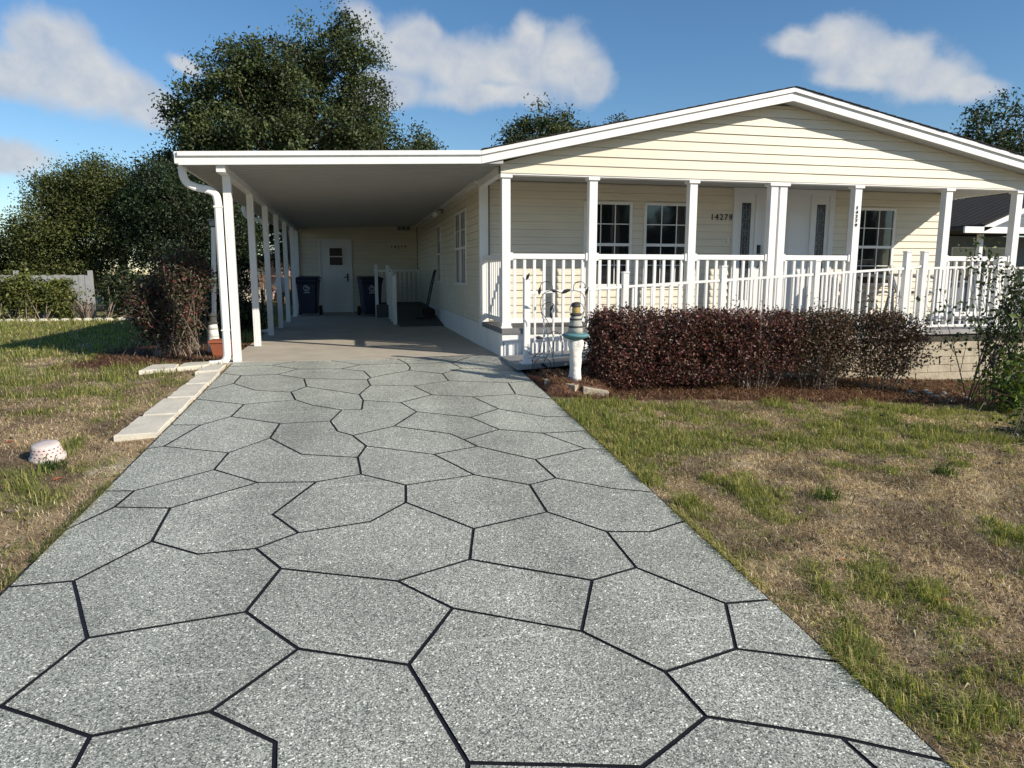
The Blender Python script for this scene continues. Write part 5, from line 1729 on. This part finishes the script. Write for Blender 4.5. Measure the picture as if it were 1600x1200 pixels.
tk = thing('white_tank', (-2.2, 28.5, 0), 'rounded white storage tank lying beyond the carport posts', 'tank')
mb = MB()
prof = [(-.62, .05), (-.58, .25), (-.45, .38), (-.2, .42), (.2, .42), (.45, .38), (.58, .25), (.62, .05)]
mb.tube([(-2.2 + a, 28.5, .62) for a, _ in prof], [b for _, b in prof], 18)
mb.build('tank_body', WHITE2, tk, smooth=True)
for s_ in (-.35, .35):
    mb = MB(); mb.box(-2.2 + s_ - .05, -2.2 + s_ + .05, 28.25, 28.75, -.1, .3); mb.build('saddle', WOOD, tk)

nh = thing('slate_blue_house', (22, 20, -.4), 'slate blue neighbouring house with dark roof and white trim at the right edge', 'house')
mb = MB(); mb.box(19.3, 32, 20.6, 27, -.6, 2.36); mb.build('wall', NBLUE, nh)
mb = MB(); mb.box(18.3, 32, 18.4, 18.46, 2.33, 2.52); mb.build('fascia', WHITE, nh)
ax, az, hwid = 22.0, 3.72, 3.0
ez = 2.52
mb = MB()
mb.add([(ax - hwid + .2, 19.0, ez), (ax + hwid - .2, 19.0, ez), (ax, 19.0, az - .1), (ax - hwid + .2, 27, ez), (ax + hwid - .2, 27, ez), (ax, 27, az - .1)], [(0, 1, 2), (3, 5, 4), (0, 2, 5, 3), (1, 4, 5, 2), (0, 3, 4, 1)])
gb = mb.build('gable', NBLUE, nh)
for k in range(11):
    z = ez + .03 + k * .12
    hw = (az - .16 - z) / (az - ez) * (hwid - .1)
    if hw > .1:
        mb = MB(); mb.box(ax - hw, ax + hw, 18.975, 18.999, z, z + .112); mb.build('siding_board', NBLUE, gb)
for s_ in (-1, 1):
    a, b = (ax, az), (ax + s_ * hwid, ez)
    if s_ < 0: a, b = b, a
    mb = MB()
    mb.hexa([(a[0], 18.40, a[1] - .14), (b[0], 18.40, b[1] - .14), (b[0], 18.45, b[1] - .14), (a[0], 18.45, a[1] - .14), (a[0], 18.40, a[1] + .02), (b[0], 18.40, b[1] + .02), (b[0], 18.45, b[1] + .02), (a[0], 18.45, a[1] + .02)])
    mb.build('rake_board', WHITE, nh)
    mb = MB()
    mb.hexa([(a[0], 18.38, a[1] + .025), (b[0], 18.38, b[1] + .025), (b[0], 30, b[1] + .025), (a[0], 30, a[1] + .025), (a[0], 18.38, a[1] + .08), (b[0], 18.38, b[1] + .08), (b[0], 30, b[1] + .08), (a[0], 30, a[1] + .08)])
    rf = mb.build('roof', SHING, nh)
    if s_ < 0:
        for k in range(34):
            y0 = 18.5 + k * .34
            mb = MB()
            mb.hexa([(a[0], y0, a[1] + .081), (b[0], y0, b[1] + .081), (b[0], y0 + .05, b[1] + .081), (a[0], y0 + .05, a[1] + .081), (a[0], y0, a[1] + .095), (b[0], y0, b[1] + .095), (b[0], y0 + .05, b[1] + .095), (a[0], y0 + .05, a[1] + .095)])
            mb.build('roof_rib', SHING, rf)
mb = MB(); mb.box(18.3, 32, 18.47, 20.6, 2.40, 2.50); mb.build('porch_roof', SHING, nh)
for x in (19.4, 22.6, 26):
    mb = MB(); mb.box(x, x + .13, 18.9, 19.03, -.5, 2.33); mb.build('porch_post', WHITE, nh)
for x0 in (20.0, 21.4):
    mb = MB(); mb.box(x0, x0 + .9, 20.55, 20.599, .8, 2.0); w_ = mb.build('window', WHITE2, nh)
    mb = MB(); mb.box(x0 + .06, x0 + .84, 20.535, 20.549, .86, 1.94); mb.build('pane', GLASS, w_)

sx = thing('street_house', (30, -25, -.9), 'low pale house across the street mirrored in the porch windows', 'house')
mb = MB(); mb.box(20.5, 31, -36, -29, -1, 1.9); wl_ = mb.build('wall', NCREAM, sx)
mb = MB()
mb.add([(20.1, -28.6, 1.9), (31.4, -28.6, 1.9), (31.4, -36.4, 1.9), (20.1, -36.4, 1.9), (20.1, -32.5, 3.8), (31.4, -32.5, 3.8)], [(0, 1, 5, 4), (2, 3, 4, 5), (0, 4, 3), (1, 2, 5), (3, 2, 1, 0)])
mb.build('roof', SHING, sx)
for x in (22, 26.5):
    mb = MB(); mb.box(x, x + 1.6, -28.99, -28.95, .1, 1.4); mb.build('window', GLASS, sx)

# ================================================================== GRASS, THATCH AND MULCH
def in_view_lawn(n, x0, x1, y0, y1):
    return np.stack([rng.uniform(x0, x1, n), rng.uniform(y0, y1, n)], 1)


def blades(P, h, bend, wid, cols, yaw=None):
    """three-point blades with a bend: returns verts (n,5,3), cols"""
    n = len(P)
    a = rng.uniform(0, 2 * np.pi, n) if yaw is None else yaw
    d = np.stack([np.cos(a), np.sin(a), np.zeros(n)], 1)
    w = np.stack([-np.sin(a), np.cos(a), np.zeros(n)], 1) * wid[:, None]
    z = gz(P[:, 0], P[:, 1]) - .004
    b = np.stack([P[:, 0], P[:, 1], z], 1)
    up = np.zeros((n, 3)); up[:, 2] = 1
    hh, bb = h[:, None], bend[:, None]
    mid = b + up * hh * .62 + d * bb * hh * .30
    tip = b + up * hh * (1 - .45 * bb) + d * hh * bb * .95
    return np.stack([b - w, b + w, mid + w * .75, mid - w * .75, tip], 1), cols


def build_blades(name, sets):
    V_ = np.concatenate([s_[0] for s_ in sets]); Cc = np.concatenate([s_[1] for s_ in sets])
    n = len(V_)
    me = bpy.data.meshes.new(name)
    me.vertices.add(5 * n); me.vertices.foreach_set('co', V_.astype(np.float32).ravel())
    me.loops.add(7 * n); me.polygons.add(2 * n)
    b = np.arange(n)[:, None] * 5
    me.loops.foreach_set('vertex_index', np.concatenate([b, b + 1, b + 2, b + 3, b + 3, b + 2, b + 4], 1).astype(np.int32).ravel())
    ls = np.stack([np.arange(n) * 7, np.arange(n) * 7 + 4], 1)
    me.polygons.foreach_set('loop_start', ls.astype(np.int32).ravel())
    me.update(calc_edges=True)
    a = me.color_attributes.new('Col', 'FLOAT_COLOR', 'POINT')
    a.data.foreach_set('color', np.repeat(np.concatenate([Cc, np.ones((n, 1))], 1), 5, 0).astype(np.float32).ravel())
    me.materials.append(GRASSM)
    o = bpy.data.objects.new(name, me); COL.objects.link(o)
    return o


GREENS = [(.22, .25, .06), (.18, .225, .05), (.29, .30, .085), (.38, .345, .13), (.12, .165, .045), (.46, .39, .20)]
STRAWS = [(.50, .39, .26), (.40, .295, .19), (.60, .49, .34), (.28, .195, .13), (.72, .62, .46), (.19, .125, .085)]
sets_g, sets_s = [], []
#        count   x0    x1    y0   y1   height  width
for (n, x0, x1, y0, y1, hm, wm) in ((150000, 1.86, 5.4, 1.2, 4.6, .044, .0016), (120000, 1.9, 8.6, 4.4, 6.8, .050, .0021), (36000, -4.2, -1.5, 2.6, 6.2, .045, .0018),
                                     (60000, -6.5, -1.45, 6.0, 10.2, .050, .0026), (70000, -13, -1.6, 10.0, 19.2, .055, .0048), (14000, -16, -9, 16, 24, .07, .007), (22000, 8.0, 22, 3.0, 18, .06, .006)):
    P = in_view_lawn(n, x0, x1, y0, y1)
    g = greenness(P[:, 0], P[:, 1])
    x, y_ = P[:, 0], P[:, 1]
    off_drive = (x > RX(y_) - .006) | (x < LX(y_) + .006)
    off_slab = ~((x > -1.56) & (y_ > 9.2) & (x < 10.2))
    bedm = ((x > 2.0) & (x < 9.5) & (y_ > 7.0 - .09 * (x - 2))) | ((x < -1.5) & (x > -3.3) & (y_ > 9.4) & (y_ < 12.2))
    ok = off_drive & off_slab & ~bedm
    for (ya, yb) in ((6.05, 8.65),):
        ok &= ~((x > LX(y_) - .36) & (x < LX(y_)) & (y_ > ya) & (y_ < yb))
    clump = fbm(x, y_, 9.0, 2)
    fine = fbm(x + 3, y_ + 8, 15.0, 2)
    isg = rng.random(n) < .96 * sstep(.33, .78, g + (clump - .5) * .45 + (fine - .5) * .55)
    kg = ok & isg
    m = kg.sum()
    hg = hm * (.35 + 1.0 * rng.random(m) ** 1.5) * (.6 + 1.0 * sstep(.4, .9, g[kg])) * (.65 + .9 * sstep(.4, .75, clump[kg]))
    far = y0 > 5.9
    sets_g.append(blades(P[kg], hg, .2 + .9 * rng.random(m), wm * (.7 + .7 * rng.random(m)), palette(m, GREENS, .22)))
    ks = ok & ~isg & (rng.random(n) < .8)
    m = ks.sum()
    sets_s.append(blades(P[ks], hm * (.35 + .7 * rng.random(m)), 1.0 + .95 * rng.random(m), wm * (.6 + .5 * rng.random(m)), palette(m, STRAWS, .22) * (.72 + .55 * sstep(.34, .66, fbm(P[ks][:, 0] + 50, P[ks][:, 1], 2.9, 4)))[:, None]))
# tufts leaning over the driveway edges
for (fx, sgn, ya, yb, n) in ((RX, 1, 1.5, 6.9, 4200), (LX, -1, 2.6, 5.9, 2600)):
    yy = rng.uniform(ya, yb, n); yy = yy[fbm(yy * 1.0, yy * 0 + sgn * 9.0, 3.2, 3) > .47]
    m = len(yy)
    xx = fx(yy) + sgn * np.abs(rng.normal(size=m)) * .028 + sgn * .004
    yw = (np.pi if sgn > 0 else 0) + rng.normal(size=m) * .9
    sets_g.append(blades(np.stack([xx, yy], 1), .03 + .045 * rng.random(m), .4 + 1.0 * rng.random(m), .0016 + .001 * rng.random(m), palette(m, GREENS + STRAWS[:2], .22), yw))
tag(build_blades('grass', sets_g), 'patchy green lawn grass on both sides of the driveway', kind='stuff')
# broken bits, twigs and leaf litter lying flat
for (n, x0, x1, y0, y1) in ((26000, 1.95, 5.4, 1.3, 4.7), (20000, 2.0, 8.2, 4.6, 6.9), (12000, -4.5, -1.7, 2.8, 9.0)):
    P = in_view_lawn(n, x0, x1, y0, y1)
    P = P[((P[:, 0] > RX(P[:, 1]) + .02) | (P[:, 0] < LX(P[:, 1]) - .02)) & ~((P[:, 0] > LX(P[:, 1]) - .38) & (P[:, 0] < 0) & (P[:, 1] > 6.0))]
    P = P[rng.random(len(P)) < 1.1 - greenness(P[:, 0], P[:, 1])]
    m = len(P)
    sets_s.append(blades(P, .012 + .035 * rng.random(m) ** 2, 1.7 + .4 * rng.random(m), .0012 + .0035 * rng.random(m) ** 2, palette(m, [(.07, .045, .03), (.10, .065, .042), (.16, .10, .065), (.05, .035, .026), (.75, .66, .52), (.55, .45, .32)], .25)))
tag(build_blades('dead_grass', sets_s), 'dry straw-coloured dead grass between the green patches', kind='stuff')
# coarse weeds with broader blades
P = np.concatenate([rng.normal(size=(70, 2)) * .05 + c for c in ((3.05, 3.95), (4.25, 4.25), (3.9, 2.9), (3.2, 2.35), (2.75, 2.0), (5.1, 4.0), (3.55, 2.6), (4.6, 3.3), (-2.12, 5.45), (-1.85, 3.75))])
m = len(P)
tag(build_blades('weeds', [blades(P, .06 + .09 * rng.random(m), .5 + .8 * rng.random(m), .0028 + .002 * rng.random(m), palette(m, [(.09, .15, .03), (.13, .18, .05), (.06, .11, .03)], .2))]), 'taller coarse grass tufts in the thin lawn', kind='stuff')
# reddish bark and needle mulch
P = np.concatenate([in_view_lawn(26000, 2.02, 8.8, 6.45, 8.1), in_view_lawn(6000, -3.5, -1.58, 9.35, 12.0)])
keep = (P[:, 1] > 6.86 + .28 * fbm(P[:, 0], P[:, 1], 1.7, 3) - .06 * (P[:, 0] - 2))
P = P[keep]; m = len(P)
tag(build_blades('mulch', [blades(P, .03 + .05 * rng.random(m), 1.75 + .3 * rng.random(m), .002 + .0035 * rng.random(m), palette(m, [(.17, .09, .06), (.12, .062, .042), (.25, .14, .09), (.40, .27, .18), (.08, .045, .032)], .25))]), 'reddish brown mulch under the hedge and shrubs', kind='stuff')
# fallen leaves
for i in range(26):
    x, y_ = (random.uniform(2.2, 5.6), random.uniform(1.8, 6.2)) if i % 4 else (random.uniform(-3.2, -1.8), random.uniform(3.8, 7.5))
    s_ = random.uniform(.025, .05); a = random.uniform(0, 6.28); z = gzz(x, y_) + .012
    ca, sa = math.cos(a) * s_, math.sin(a) * s_
    mb = MB()
    mb.add([(x - ca, y_ - sa, z), (x - sa * .4, y_ + ca * .4, z + .012), (x + ca, y_ + sa, z + .004), (x + sa * .4, y_ - ca * .4, z + .01), (x, y_, z - .004)], [(0, 1, 4), (1, 2, 4), (2, 3, 4), (3, 0, 4)])
    tag(mb.build('fallen_leaf', TERRA if i % 3 == 0 else TWIG), 'dry fallen leaf lying on the thin lawn', 'leaf', 'fallen leaves on the lawn')
